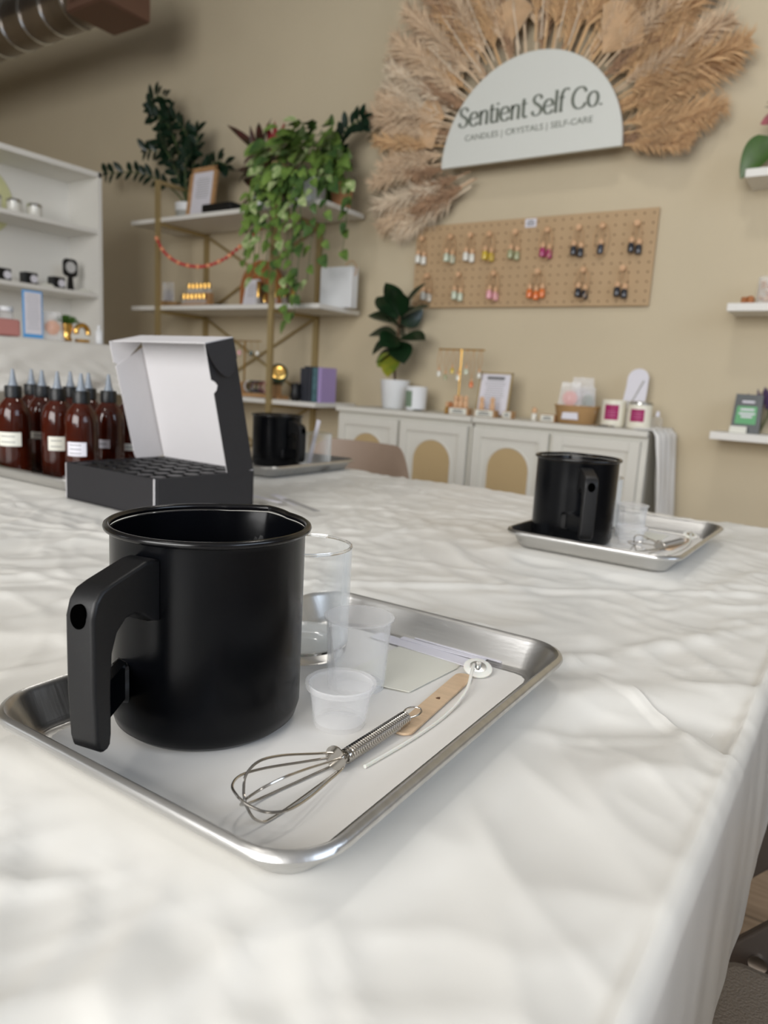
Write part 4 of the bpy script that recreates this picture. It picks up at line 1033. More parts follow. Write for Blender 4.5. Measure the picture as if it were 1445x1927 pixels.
def diffuser(color, loc, label, drop):
    key = color
    root = thing('hanging_diffuser', loc, label, 'diffuser bottle', 'small bottle diffusers hanging on the pegboard')
    if key in hang:
        for src in hang[key]: c = src.copy(); COL.objects.link(c); c.parent = root
    else:
        b = MB().lathe([(0, -0.052), (0.0125, -0.052), (0.0140, -0.048), (0.0140, -0.020), (0.0095, -0.013), (0.0070, -0.010), (0, -0.010)], n=16).build('bottle', LIQ[color], root, smooth=50)
        w = MB().lathe([(0, -0.012), (0.0105, -0.012), (0.0125, -0.006), (0.0120, 0.003), (0.007, 0.010), (0, 0.010)], n=16).build('wooden_cap', beech_m, root, smooth=50)
        hang[key] = [b, w]
    return root
rows = [(1.697, [(-2.038, 'white', 2, 'white'), (-1.872, 'milky green', 2, 'milky green'), (-1.763, 'white', 2, 'white'), (-1.659, 'yellow', 2, 'yellow'), (-1.526, 'clear green', 2, 'clear green'), (-1.367, 'magenta', 2, 'magenta'), (-1.220, 'black', 2, 'black'), (-1.113, 'black and white', 1, 'dark'), (-0.965, 'black', 2, 'black')], 'upper row'),
        (1.515, [(-1.993, 'white', 2, 'white'), (-1.812, 'milky green', 2, 'milky green'), (-1.620, 'pink', 2, 'pink'), (-1.397, 'orange', 3, 'orange'), (-1.180, 'black', 2, 'black'), (-1.005, 'black', 2, 'black')], 'lower row')]
ordn = ['first', 'second', 'third', 'fourth', 'fifth', 'sixth', 'seventh', 'eighth', 'ninth']
for zt, lst, rn in rows:
    for k, (x, c, n_, cn) in enumerate(lst):
        pin = MB().lathe([(0.0, 0.005), (0.012, 0.005), (0.0135, -0.004), (0.009, -0.010), (0, -0.010)], M=Matrix.Rotation(radians(90), 4, 'X'), n=14).tube([(0, 0.0, 0), (0, 0.024, 0)], 0.003, 6).build('wooden_peg', beech_m, None, smooth=40, loc=(x, 3.252, zt))
        tag(pin, 'round wooden peg on the pegboard, %s from the left in the %s' % (ordn[k], rn), 'peg', 'wooden pegs holding the diffusers')
        offs = {1: [0], 2: [-0.0155, 0.0155], 3: [-0.031, 0, 0.031]}[n_]
        side_n = {1: ['only'], 2: ['left', 'right'], 3: ['left', 'middle', 'right']}[n_]
        for q, dx in enumerate(offs):
            zz = zt-0.068-(0.008 if q % 2 else 0)
            o = diffuser(c, (x+dx, 3.252+(0.006 if q % 2 else 0), zz), '%s bottle on the %s peg from the left, %s, %s of its bunch' % (cn, ordn[k], rn, side_n[q]), 0)
            top = zt-zz+0.010; sp = 0.016+0.014*((k*3+q) % 3)/2
            loop = smoothpts([(0, 0, 0.006), (-sp*0.4-dx*0.4, -0.004, top*0.55), (-dx, -0.002, top), (sp*0.5-dx*0.4, 0.003, top*0.5)], 5, closed=True)
            MB().tube(loop, 0.0018, 5, closed=True).build('cord_loop', rope_m, o, smooth=True)
        if (k*7+len(lst)) % 2 == 0:      # long cord hoops beside some pegs
            sp = 0.032
            lp_ = smoothpts([(x, 3.2475, zt+0.012), (x-sp, 3.246, zt-0.05), (x-sp*0.5, 3.246, zt-0.125), (x+sp*0.6, 3.246, zt-0.12), (x+sp, 3.246, zt-0.04)], 5, closed=True)
            ch = MB().tube([Vector(p)-Vector((x, 3.247, zt)) for p in lp_], 0.0020, 5, closed=True).build('cord_hoop', rope_m, None, smooth=True, loc=(x, 3.245, zt))
            tag(ch, 'loose tan cord hoop around the %s peg from the left in the %s' % (ordn[k], rn), 'cord', 'loose cord hoops on the pegboard')

# ------------------------------------------------------------------ wall shelves at the right
for k, (z, lab) in enumerate(((1.812, 'topmost white floating shelf at the right edge, under the vase'), (1.329, 'middle white floating shelf at the right edge, with the jar'), (0.838, 'lowest white floating shelf at the right edge, with the dark bag'))):
    o = MB().box((0.0, 0, 0), (0.62, 0.20, 0.030), bev=0.002).build('floating_shelf', white_m, None, loc=(-0.232, 3.20, z-0.0)); tag(o, lab, 'shelf', 'white floating shelves')

def leaf_mb(mb, base, direction, L, w, up=Vector((0, 0, 1)), curl=0.15, pear=0.0, heart=False, n=7):
    """leaf with midrib fold, tapered tip"""
    d_ = Vector(direction).normalized(); s_ = d_.cross(up); s_ = s_.normalized() if s_.length > 1e-4 else Vector((1, 0, 0)); nn = s_.cross(d_).normalized()
    vs = []; base = Vector(base)
    for i in range(n+1):
        t_ = i/n
        ww = w*0.5*(sin(pi*min(1.0, t_**(1.0-0.35*(1 if heart else 0)+0.45*pear)))**0.75 if 0 < t_ < 1 else 0.02)
        c = base+d_*L*t_-nn*curl*L*t_*t_
        e = nn*ww*0.28
        vs += [c-s_*ww+e, c, c+s_*ww+e]
    fs = []
    for i in range(n): a = 3*i; fs += [(a, a+1, a+4, a+3), (a+1, a+2, a+5, a+4)]
    mb.add(vs, fs)
    return mb
# vase with flowers on top right shelf
v = thing('flower_vase', (-0.44, 3.20, 1.8275), 'white vase with a big green leaf and dark red blossoms on the topmost right shelf', 'vase')
MB().lathe([(0, 0), (0.035, 0), (0.042, 0.03), (0.040, 0.09), (0.030, 0.125), (0.032, 0.135), (0.028, 0.135), (0.026, 0.12), (0, 0.11)], n=32).build('vase_body', pot_m, v, smooth=50)
mb = MB(); leaf_mb(mb, (-0.050, -0.02, 0.130), (-0.42, -0.15, -0.80), 0.165, 0.105, up=Vector((0.2, -1, 0.25)), curl=0.1, heart=True, n=12); mb.tube([(0, 0, 0.10), (-0.02, -0.01, 0.145), (-0.052, -0.02, 0.135)], 0.0025, 6)
mb.build('big_leaf', mat('fresh green philodendron leaf', rgb(58, 92, 24), 0.35, bump=0.03, var=0.2, vscale=30), v, smooth=180)
mb = MB(); leaf_mb(mb, (-0.005, -0.02, 0.20), (-0.95, -0.1, -0.22), 0.085, 0.055, up=Vector((0.0, -1, 0.4)), n=10)
mb.build('grey_leaf', mat('grey green and pink leaf', rgb(66, 78, 70), 0.4, bump=0.03, col2=rgb(168, 96, 104), vscale=9), v, smooth=180)
rr = random.Random(9)
mb = MB(); mb2 = MB()
for k in range(46):
    a = rr.uniform(0, 2*pi); e = rr.uniform(-0.3, 1.3); c = Vector((cos(a)*cos(e), sin(a)*cos(e)*0.7, sin(e)))
    (mb if k % 2 else mb2).tube([Vector((0.03, -0.02, 0.185))+c*0.01, Vector((0.03, -0.02, 0.185))+c*rr.uniform(0.03, 0.055)], [0.002, 0.005], 6)
for a in range(9):
    t_ = radians(60+a*12); mb.tube([(0.02, -0.02, 0.20), (0.02+0.075*cos(t_), -0.02, 0.20+0.075*sin(t_)), (0.02+0.10*cos(t_+0.3), -0.02, 0.20+0.085*sin(t_))], [0.002, 0.003, 0.001], 5)
mb.build('blossom', leafr_m, v, smooth=True); mb2.build('berries', mat('pale mauve berries', rgb(160, 130, 130), 0.6, bump=0.05), v, smooth=True)
MB().tube([(0.01, 0, 0.08), (0.028, -0.02, 0.185)], 0.003, 6).tube([(0.0, 0, 0.08), (0.0, -0.02, 0.20)], 0.0025, 6).build('stems', gstem_m, v)
# jar on the middle right shelf
j_ = thing('wooden_bead_jar', (-0.42, 3.19, 1.3445), 'clear jar of beige wooden pieces on the middle right shelf', 'jar')
MB().lathe([(0, 0), (0.035, 0), (0.038, 0.004), (0.038, 0.10), (0.036, 0.105), (0.034, 0.10), (0.034, 0.006), (0, 0.004)], n=32).build('jar_glass', tube_m, j_, smooth=50)
mb = MB()
for k in range(30): mb.box((rr.uniform(-.02, .02), rr.uniform(-.02, .02), 0.012+0.0026*k), (0.018, 0.012, 0.008), rz=rr.random()*3, bev=0.002)
mb.build('jar_contents', beech_m, j_)
for k, (dx, dy) in enumerate(((-0.075, -0.02), (-0.055, 0.015), (-0.050, -0.045))):
    o = MB().lathe([(0, 0), (0.011, 0), (0.012, 0.003), (0.012, 0.026), (0.010, 0.029), (0, 0.029)], n=16).build('wooden_bead_pot', terra_m, None, smooth=50, loc=(-0.42+dx, 3.19+dy, 1.3445))
    tag(o, ('small brown wooden pot, the leftmost on the middle right shelf', 'small brown wooden pot at the back beside the jar on the middle right shelf', 'small brown wooden pot at the front edge beside the jar')[k], 'pot', 'small wooden pots on the right shelf')
# dark pouch with green label and lavender on the lowest shelf
p_ = thing('product_pouch', (-0.43, 3.19, 0.8535), 'dark standing pouch with a green label on the lowest right shelf', 'pouch')
MB().prism([(-0.052, 0), (0.052, 0), (0.050, 0.15), (-0.048, 0.152)], lambda p: (p[0], -0.018*(1-p[1]/0.17), p[1]), lambda p: (p[0], 0.018*(1-p[1]/0.17), p[1])).build('pouch_body', mat('dark grey pouch film', rgb(44, 50, 52), 0.35, bump=0.1, bscale=20), p_)
MB().prism([(-0.040, 0.035), (0.036, 0.035), (0.034, 0.105), (-0.038, 0.105)], lambda p: (p[0], -0.0195*(1-p[1]/0.17)-0.0006, p[1]), lambda p: (p[0], -0.0185*(1-p[1]/0.17), p[1])).build('green_label', bagg_m, p_)
mb = MB()
for z_, w_ in ((0.092, 0.05), (0.076, 0.058), (0.064, 0.040), (0.122, 0.045)): mb.prism([(-w_/2, z_-0.004), (w_/2, z_-0.004), (w_/2, z_+0.004), (-w_/2, z_+0.004)], lambda p: (p[0], -0.0195*(1-p[1]/0.17)-0.0016, p[1]), lambda p: (p[0], -0.0195*(1-p[1]/0.17)-0.0007, p[1]))
mb.build('printed_text', strip_m, p_)
o = MB().box((0, 0, 0.013), (0.062, 0.002, 0.026)).build('price_tag', card_m, None, loc=(-0.450, 3.150, 0.8535)); tag(o, 'small cream price tag in front of the dark pouch', 'card')
for k, (dx, dy) in enumerate(((0.045, 0.05), (0.10, 0.0))):
    l = thing('lavender_bunch', (-0.43+dx, 3.19+dy, 0.8535), ('dried purple lavender bunch behind the dark pouch', 'dried purple lavender bunch at the right picture edge beside the pouch')[k], 'dried flowers', 'dried lavender bunches')
    mb = MB(); mb2 = MB()
    for q_ in range(14):
        a = rr.uniform(-0.35, 0.35); b = rr.uniform(-0.2, 0.2); tip = Vector((0.19*sin(a), 0.19*sin(b)*0.5, 0.19*cos(a)*rr.uniform(.8, 1)))
        mb.tube([(0, 0, 0), tip*0.65], 0.0012, 4); mb2.tube([tip*0.62, tip*0.8, tip], [0.003, 0.006, 0.002], 6)
    mb.build('stems', gstem_m, l); mb2.build('flower_heads', lav_m, l, smooth=True)

# ------------------------------------------------------------------ things on the sideboards (top z=0.84)
ZS = 0.8402
f = thing('fiddle_leaf_plant', (-2.065, 3.13, ZS), 'fiddle-leaf fig plant in a white ribbed pot on the left sideboard', 'plant')
n = 48; vs = []; fs = []; pr = [(0.0, 0.0), (0.052, 0.0), (0.060, 0.006), (0.074, 0.135), (0.0755, 0.145), (0.070, 0.145), (0.066, 0.13), (0.0, 0.125)]
for i in range(n):
    a = 2*pi*i/n
    for q_, (r_, z) in enumerate(pr): rr_ = r_*(1+(0.018*cos(a*24) if 1 < q_ < 4 else 0)); vs.append((rr_*cos(a), rr_*sin(a), z))
k = len(pr)
for i in range(n):
    for q_ in range(k-1): fs.append((i*k+q_, ((i+1) % n)*k+q_, ((i+1) % n)*k+q_+1, i*k+q_+1))
MB().add(vs, fs).build('pot', pot_m, f, smooth=60)
MB().lathe([(0, 0.128), (0.066, 0.128)], n=24).build('soil', mat('dark potting soil', rgb(52, 40, 32), 0.9, bump=0.4), f)
MB().tube(smoothpts([(0, 0, 0.12), (-0.008, 0, 0.20), (0.006, 0, 0.30), (0.0, 0, 0.42), (0.012, 0, 0.52)], 4), [0.006]*17, 8).build('trunk', stem_m, f, smooth=True)
FL = [((0.0, 0, .37), (-1, -.2, .10), .165, .105), ((0.0, 0, .36), (-.9, -.5, -.55), .155, .10), ((0.004, 0, .35), (1, -.25, .12), .170, .105), ((0.0, 0, .34), (.62, -.6, -.55), .165, .11), ((0.0, 0, .30), (-.75, -.3, -.40), .13, .09),
      ((0.0, 0, .42), (-.8, -.4, .35), .16, .105), ((0.008, 0, .44), (-.70, -.2, .75), .175, .125), ((0.01, 0, .45), (0.05, -.5, .85), .16, .12), ((0.01, 0, .47), (.62, -.1, .9), .19, .075), ((0.01, 0, .45), (.95, -.1, .50), .17, .06),
      ((0.0, 0, .40), (.3, -.9, .30), .14, .10), ((0.0, 0, .38), (-.2, .9, .40), .15, .10), ((0.0, 0, .42), (.3, .8, .5), .15, .10), ((0.0, 0, .36), (.1, -.95, -.25), .15, .11), ((0, 0, .46), (-.25, -.3, 1), .17, .11)]
for b_, dd_, L_, w_ in FL:
    mb = leaf_mb(MB(), b_, dd_, L_*1.03, w_*1.1, up=Vector((0.05, -0.6, 1.0)) if abs(dd_[0]) > .5 else Vector((0, 1, 0.4)), curl=0.18, pear=0.55, n=10); mb.build('leaf', leafd_m, f, smooth=180)
for b_, dd_, L_, w_ in (((0, 0, .28), (.05, -.55, -.72), .15, .11), ((-0.01, 0, .27), (-.55, -.4, -.45), .11, .085)):
    leaf_mb(MB(), b_, dd_, L_, w_, up=Vector((0, -1, 0.3)), curl=0.05, pear=0.1, n=10).build('yellow_leaf', leafy_m, f, smooth=180)

c = thing('white_cup_candle', (-1.915, 3.10, ZS), 'white candle cup with a sage green label next to the plant pot', 'candle')
MB().lathe([(0, 0), (0.044, 0), (0.050, 0.004), (0.054, 0.118), (0.051, 0.118), (0.048, 0.10), (0, 0.10)], n=40).build('cup_body', pot_m, c, smooth=50)
mb = MB(); vs = []; fs = []
for i in range(9):
    a = radians(-150+8.5*i)
    for z in (0.018, 0.096): r_ = 0.0515+0.0036*z/0.118; vs.append((r_*cos(a), r_*sin(a), z))
for i in range(8): fs.append((2*i, 2*i+2, 2*i+3, 2*i+1))
mb.add(vs, fs).build('label', green_l, c, smooth=True)
o = MB().lathe([(0, 0), (0.040, 0), (0.042, 0.004), (0.036, 0.010), (0, 0.011)], n=32).build('silver_lid', silver_m, None, smooth=40, loc=(-1.850, 3.04, ZS)); tag(o, 'shiny round silver lid lying at the foot of the green-labelled cup', 'lid', 'silver candle lids')
o2 = o.copy(); COL.objects.link(o2); o2.location = (-0.925, 2.985, ZS); o2['label'] = 'shiny round silver lid lying in front of the magenta-labelled candles'

# jewellery T-stand with keyrings
t = thing('jewellery_stand', (-1.672, 3.09, ZS), 'gold T-bar jewellery stand on the sideboard hung with tan charms', 'display stand')
MB().lathe([(0, 0), (0.05, 0), (0.05, 0.008), (0, 0.010)], n=32).build('base', brass_m, t, smooth=40)
MB().tube([(0, 0, 0.008), (0, 0, 0.305)], 0.0045, 10).build('pole', brass_m, t, smooth=True)
MB().tube([(-0.125, 0, 0.302), (0.120, 0, 0.302)], 0.004, 10).build('bar', brass_m, t, smooth=True)
chn = [(-0.118, 'white', 'leftmost'), (-0.080, 'clear green', 'second'), (-0.045, 'yellow', 'third'), (-0.012, 'white', 'fourth'), (0.03, 'milky green', 'fifth'), (0.062, 'orange', 'sixth'), (0.10, 'white', 'rightmost')]
chc = {}
for x_, c_, nm in chn:
    dz = 0.085+0.03*((int(abs(x_)*1000)) % 3)/2+(0.03 if nm in ('fourth', 'sixth') else 0)
    r_ = thing('hanging_charm', (-1.672+x_, 3.09, ZS+0.302-dz), '%s charm on a tan cord, %s on the gold T-bar stand' % ({'clear green': 'pale green'}.get(c_, c_), nm), 'charm', 'charms hanging on the gold T-bar stand')
    MB().lathe([(0, -0.030), (0.009, -0.028), (0.010, -0.010), (0.005, -0.002), (0, 0)], n=14).build('pendant', LIQ[c_], r_, smooth=50)
    MB().lathe([(0, -0.002), (0.008, 0.0), (0.008, 0.010), (0, 0.013)], n=12).build('wooden_bead', beech_m, r_, smooth=50)
    MB().tube(smoothpts([(0, -0.001, 0.01), (-0.008, -0.004, dz*0.5), (0, 0, dz+0.006), (0.008, 0.004, dz*0.5)], 5, closed=True), 0.0022, 5, closed=True).build('cord_loop', rope_m, r_, smooth=True)

def framed_print(loc, w, h, lean, frame_m, label, name='picture_frame', border=0.018, rz=0.0, rows=9, title=False, group=None, thick=0.016):
    root = thing(name, loc, label, 'frame', group, rz=rz)
    a = radians(lean); M = lambda x, y, z: (x, y*cos(a)+z*sin(a), z*cos(a)-y*sin(a)+thick*0.5*sin(a)+0.0008)
    mb = MB()
    for (cx, cz, ww, hh) in ((0, border/2, w, border), (0, h-border/2, w, border), (-w/2+border/2, h/2, border, h), (w/2-border/2, h/2, border, h)):
        mb.prism([(cx-ww/2, cz-hh/2), (cx+ww/2, cz-hh/2), (cx+ww/2, cz+hh/2), (cx-ww/2, cz+hh/2)], lambda p: M(p[0], -thick/2, p[1]), lambda p: M(p[0], thick/2, p[1]))
    mb.build('frame_moulding', frame_m, root)
    MB().prism([(-w/2+border, border), (w/2-border, border), (w/2-border, h-border), (-w/2+border, h-border)], lambda p: M(p[0], -0.001, p[1]), lambda p: M(p[0], thick/2-0.002, p[1])).build('printed_sheet', strip_m, root)
    hh = h-2*border
    lines_mb((w-2*border)*0.72, hh*0.5, rows, lambda p, t_: M(p[0], -0.0012-t_, h*0.5+hh*0.12+p[1]), fill=0.35).build('printed_text', mat('faint grey print', rgb(176, 176, 178), 0.7, bump=0.01), root)
    if title: lines_mb((w-2*border)*0.8, hh*0.09, 1, lambda p, t_: M(p[0], -0.0012-t_, h-border-hh*0.10+p[1]), fill=0.8).build('printed_heading', ptxt_m, root)
    return root
framed_print((-1.500, 3.10, ZS), 0.165, 0.205, 9, gold_m, 'slim gold-framed notice leaning behind the small wooden boxes', border=0.007, title=True, thick=0.010)

def small_wood_rack(loc, w, label, front):
    r_ = thing('display_box', loc, label, 'display box', 'small labelled display boxes')
    MB().box((0, 0, 0.016), (w, 0.045, 0.032), bev=0.002).build('tray_box', oak_m, r_)
    MB().box((0, -0.0245, 0.016), (w*0.86, 0.003, 0.028)).build('front_label', card_m, r_)
    lines_mb(w*0.6, 0.018, 2, lambda p, t_: (p[0], -0.0262-t_, 0.016+p[1])).build('printed_text', ptxt_m, r_)
    return r_
small_wood_rack((-1.628, 3.035, ZS), 0.105, 'cream-labelled wooden display box below the gold T-bar stand', 0)
small_wood_rack((-1.490, 3.030, ZS), 0.105, 'white-labelled wooden display box in front of the gold-framed notice', 0)
small_wood_rack((-1.385, 3.05, ZS), 0.045, 'tiny tan wooden display box right of the gold-framed notice', 0)
small_wood_rack((-1.193, 3.05, ZS), 0.07, 'small cream display box just left of the woven basket', 0)
wb = [(-1.70, 3.04, 'leftmost mustard bottle beside the display boxes', mat('mustard wood stain', rgb(170, 126, 50), 0.5, bump=0.02), 0), (-1.676, 3.025, 'black little bottle left of the cream-labelled box', blk_m, 0),
      (-1.655, 3.037, 'wooden-capped little bottle at the left in the first display box', None, 1), (-1.630, 3.037, 'wooden-capped little bottle in the middle of the first display box', None, 1), (-1.603, 3.037, 'wooden-capped little bottle at the right in the first display box', None, 1),
      (-1.517, 3.032, 'wooden-capped little bottle at the left in the second display box', None, 1), (-1.463, 3.032, 'wooden-capped little bottle at the right in the second display box', None, 1), (-1.268, 3.06, 'lone little white bottle with a wooden cap between the boxes', LIQ['white'], 0)]
for i, (x_, y_, lab, m_, up_) in enumerate(wb):
    r_ = thing('stopper_bottle', (x_, y_, ZS+0.0325*up_), lab, 'bottle', 'small wooden-capped bottles on the sideboard')
    MB().lathe([(0, 0), (0.0115, 0), (0.0125, 0.003), (0.0125, 0.026), (0.008, 0.033), (0, 0.033)], n=16).build('bottle_body', m_ or beech_m, r_, smooth=50)
    MB().lathe([(0, 0.033), (0.0085, 0.033), (0.0115, 0.040), (0.0105, 0.052), (0.004, 0.058), (0, 0.058)], n=16).build('wooden_cap', beech_m if i != 1 else terra_m, r_, smooth=50)

b_ = thing('woven_basket', (-1.085, 3.09, ZS), 'round woven tan basket of wrapped goods with a white tag on the right sideboard', 'basket')
MB().lathe([(0, 0), (0.075, 0), (0.082, 0.004), (0.095, 0.074), (0.091, 0.076), (0.078, 0.010), (0, 0.008)], n=40).build('basket_body', basket_m, b_, smooth=50)
MB().tube([(0.094*cos(2*pi*i/32), 0.094*sin(2*pi*i/32), 0.075) for i in range(32)], 0.004, 8, closed=True).build('rim', basket_m, b_, smooth=True)
MB().prism([(-0.035, 0.020), (0.038, 0.020), (0.034, 0.050), (-0.032, 0.048)], lambda p: (p[0]+0.004, -0.0985-0.05*abs(p[0])*0+0.0, p[1]), lambda p: (p[0]+0.004, -0.0975, p[1])).build('tag', strip_m, b_)
def bag(loc, s, label, cm, rz):
    r_ = thing('wrapped_packet', loc, label, 'packet', 'cellophane packets in the woven basket', rz=rz)
    mb = MB(); vs = []; fs = []; n = 10
    q_ = random.Random(int(loc[0]*1000))
    for sd in (-1, 1):
        for j in range(n+1):
            for i in range(n+1):
                u, v_ = i/n-0.5, j/n
                vs.append((u*s*(1-0.25*v_), sd*(0.018*sin(pi*i/n)*sin(pi*min(1, v_*1.2))+0.001)+q_.uniform(-.003, .003), v_*s*1.15+q_.uniform(-.003, .003)))
    N = (n+1)**2
    for j in range(n):
        for i in range(n): a = j*(n+1)+i; fs += [(a, a+1, a+n+2, a+n+1), (N+a, N+a+n+1, N+a+n+2, N+a+1)]
    mb.add(vs, fs).build('film', film_m, r_, smooth=180)
    MB().lathe([(0, -0.004), (s*0.3, -0.004), (s*0.3, 0.004), (0, 0.004)], c=(0, 0, s*0.5), M=Matrix.Rotation(radians(90), 4, 'X'), n=24).build('contents', cm, r_, smooth=40)
    return r_
bag((-1.115, 3.07, ZS+0.055), 0.105, 'cellophane packet with a coral round print at the left in the basket', mat('coral round print', rgb(226, 150, 140), 0.5, bump=0.02), 0.2)
bag((-1.080, 3.12, ZS+0.055), 0.125, 'tallest cellophane packet standing at the back of the basket', strip_m, -0.1)
bag((-1.040, 3.08, ZS+0.050), 0.095, 'cellophane packet with grey-green contents leaning at the right in the basket', mat('grey green contents', rgb(140, 156, 148), 0.5, bump=0.02), -0.4)

def label_candle(x, y, h, r, label, lidded):
    c_ = thing('jar_candle', (x, y, ZS), label, 'candle', 'cream jar candles with magenta labels')
    MB().lathe([(0, 0), (r-0.006, 0), (r-0.001, 0.004), (r, 0.010), (r, h-0.004), (r-0.002, h), (r-0.004, h-0.002), (r-0.004, h-0.016), (0, h-0.016)], n=40).build('jar_body', candle_m, c_, smooth=50)
    vs = []; fs = []
    ca = atan2(-y, -x)
    for i in range(9):
        a = ca-0.75+1.15*i/8
        for z in (0.030, h-0.020): vs.append(((r+0.0005)*cos(a), (r+0.0005)*sin(a), z))
    for i in range(8): fs.append((2*i, 2*i+2, 2*i+3, 2*i+1))
    lb = MB().add(vs, fs).build('magenta_label', magenta_m, c_, smooth=True)
    tx = MB()
    for z in (0.045, 0.055, 0.065): tx.tube([((r+0.0008)*cos(a), (r+0.0008)*sin(a), z) for a in [ca-0.55+0.75*i/5 for i in range(6)]], 0.0012, 4)
    tx.build('printed_text', mat('pink print', rgb(210, 130, 170), 0.5, bump=0.01), lb)
    if lidded: MB().lathe([(0, h), (r+0.001, h), (r+0.001, h+0.008), (r-0.004, h+0.012), (0, h+0.012)], n=40).build('silver_lid', silver_m, c_, smooth=40)
    return c_
label_candle(-0.925, 3.085, 0.112, 0.051, 'large cream jar candle with a magenta square label, left of the pair', False)
label_candle(-0.815, 3.075, 0.100, 0.049, 'cream jar candle with a magenta square label and silver lid, right of the pair', True)
fc = MB().prism([(-0.05, 0), (0.045, 0), (0.055, 0.14)]+[(0.01+0.045*cos(a), 0.205+0.045*sin(a)) for a in [radians(10+20*i) for i in range(9)]]+[(-0.035, 0.17)], lambda p: (p[0], -0.002+p[1]*0.16, p[1]), lambda p: (p[0], 0.002+p[1]*0.16, p[1])).build('tall_card', strip_m, None, loc=(-0.885, 3.185, ZS)); tag(fc, 'tall white rounded card standing behind the magenta-labelled candles', 'card')
MB().tube([(-0.02, 0.006, 0.06), (0.038, 0.022, 0.20)], 0.0025, 6).build('fold_line', mat('grey fold line', rgb(176, 176, 170), 0.6, bump=0.01), fc)
sb = thing('spray_bottle', (-0.748, 3.10, 0.8455), 'small clear spray bottle at the right end of the sideboard', 'bottle')
MB().lathe([(0, 0), (0.020, 0), (0.022, 0.004), (0.022, 0.040), (0.010, 0.050), (0, 0.050)], n=20).build('bottle_body', plas2_m, sb, smooth=50)
MB().lathe([(0, 0.050), (0.008, 0.050), (0.008, 0.066), (0.004, 0.070), (0, 0.074)], n=16).build('nozzle', strip_m, sb, smooth=50)

# ------------------------------------------------------------------ gold and white shelving rack
rk = thing('shelving_rack', (-3.17, 3.10, 0), 'open rack with brushed gold frame and white shelves against the back wall', 'shelving')
SH = (1.845, 1.345, 0.845, 0.30)
for z in SH: MB().box((0, 0.0, z-0.0125), (1.50, 0.355, 0.025), bev=0.003).build('shelf', white_m, rk)
for x_ in (-0.485, 0.435):
    for y_ in (-0.187, 0.187):
        top = 2.05
        MB().box((x_, y_, top/2), (0.032, 0.018, top)).build('post', gold_m, rk)
    for z in list(SH)+[2.062]:
        MB().box((x_, 0, z-0.036 if z < 2 else 2.041), (0.022, 0.356, 0.020)).build('side_rail', gold_m, rk)
for (z0, z1) in ((0.845, 1.345), (0.30, 0.845), (1.345, 1.845)):
    for (xa, xb) in ((-0.47, 0.42), (0.42, -0.47)):
        MB().tube([(xa, 0.180+(0.005 if xa < 0 else -0.005), z0+0.0), (xb, 0.180+(0.005 if xa < 0 else -0.005), z1-0.04)], 0.008, 8).build('cross_brace', gold_m, rk)
# garland
gp = smoothpts([(-3.655, 2.898, 1.735), (-3.567, 2.890, 1.640), (-3.427, 2.888, 1.572), (-3.24, 2.886, 1.548), (-3.08, 2.888, 1.578), (-2.955, 2.892, 1.640), (-2.80, 2.896, 1.735)], 9)
gl = thing('bead_garland', (-3.655, 2.898, 1.735), 'red and coral bead garland strung between the two front posts of the rack', 'garland')
off = Vector((-3.655, 2.898, 1.735))
MB().tube([p-off for p in gp], 0.0012, 5).build('string', rope_m, gl)
rg = random.Random(3)
L = [0]
for i in range(1, len(gp)): L.append(L[-1]+(gp[i]-gp[i-1]).length)
bead = {}
nb = 34
for k in range(nb):
    s_ = L[-1]*(k+0.5)/nb; i = max(q_ for q_ in range(len(L)) if L[q_] <= s_); i = min(i, len(gp)-2); t_ = (s_-L[i])/(L[i+1]-L[i]); p = gp[i].lerp(gp[i+1], t_)-off
    key = 'r' if (k % 3) else 'c'
    if key not in bead: o = MB().lathe([(0, -0.010), (0.007, -0.008), (0.0105, 0), (0.007, 0.008), (0, 0.010)], n=10).build('bead', red_m if key == 'r' else coral_m, gl, smooth=True); bead[key] = o
    else: o = bead[key].copy(); COL.objects.link(o); o.parent = gl
    o.location = p; sc = 1.0 if k % 3 else 1.25; o.scale = (sc, sc, sc); o.rotation_euler = (rg.random(), rg.random(), rg.random())

# plants on the rack
Z1 = 1.8455
def zz_plant(loc, label, stems, pot):
    root = thing('zz_plant', loc, label, 'plant')
    pot(root)
    for pts in stems:
        P = smoothpts([(p[0], p[1], p[2]*0.9 if p[2] > .11 else p[2]) for p in pts], 6); n_ = len(P)
        st = MB().tube(P, [0.0045*(1-0.6*i/n_)+0.001 for i in range(n_)], 6).build('stem', gstem_m, root, smooth=True)
        lv = MB(); q_ = random.Random(len(pts)*7+int(pts[-1][0]*100))
        tot = n_
        for i in range(int(n_*0.32), n_, 2):
            t_ = (P[min(i+1, n_-1)]-P[max(0, i-1)]).normalized()
            sv = t_.cross(Vector((0, 1, 0.1))).normalized()
            for sg_ in (-1, 1):
                d_ = (sv*sg_*0.9+t_*0.75+Vector((0, q_.uniform(-.7, .2), 0))).normalized()
                leaf_mb(lv, P[i], d_, q_.uniform(0.065, 0.095), 0.040, up=Vector((0.1, -1, 0.3)), curl=0.1, n=5)
        leaf_mb(lv, P[-1], (P[-1]-P[-2]), 0.07, 0.028, up=Vector((0.1, -1, 0.3)), n=5)
        lv.build('leaflets', leafz_m, st, smooth=180)
    return root
def greypot(root):
    MB().lathe([(0, 0), (0.055, 0), (0.062, 0.005), (0.070, 0.07), (0, 0.07)], n=32).build('pot_base', grey_m, root, smooth=50)
    MB().lathe([(0, 0.07), (0.072, 0.07), (0.075, 0.115), (0.070, 0.115), (0.066, 0.10), (0, 0.098)], n=32).build('pot_rim', pot_m, root, smooth=50)
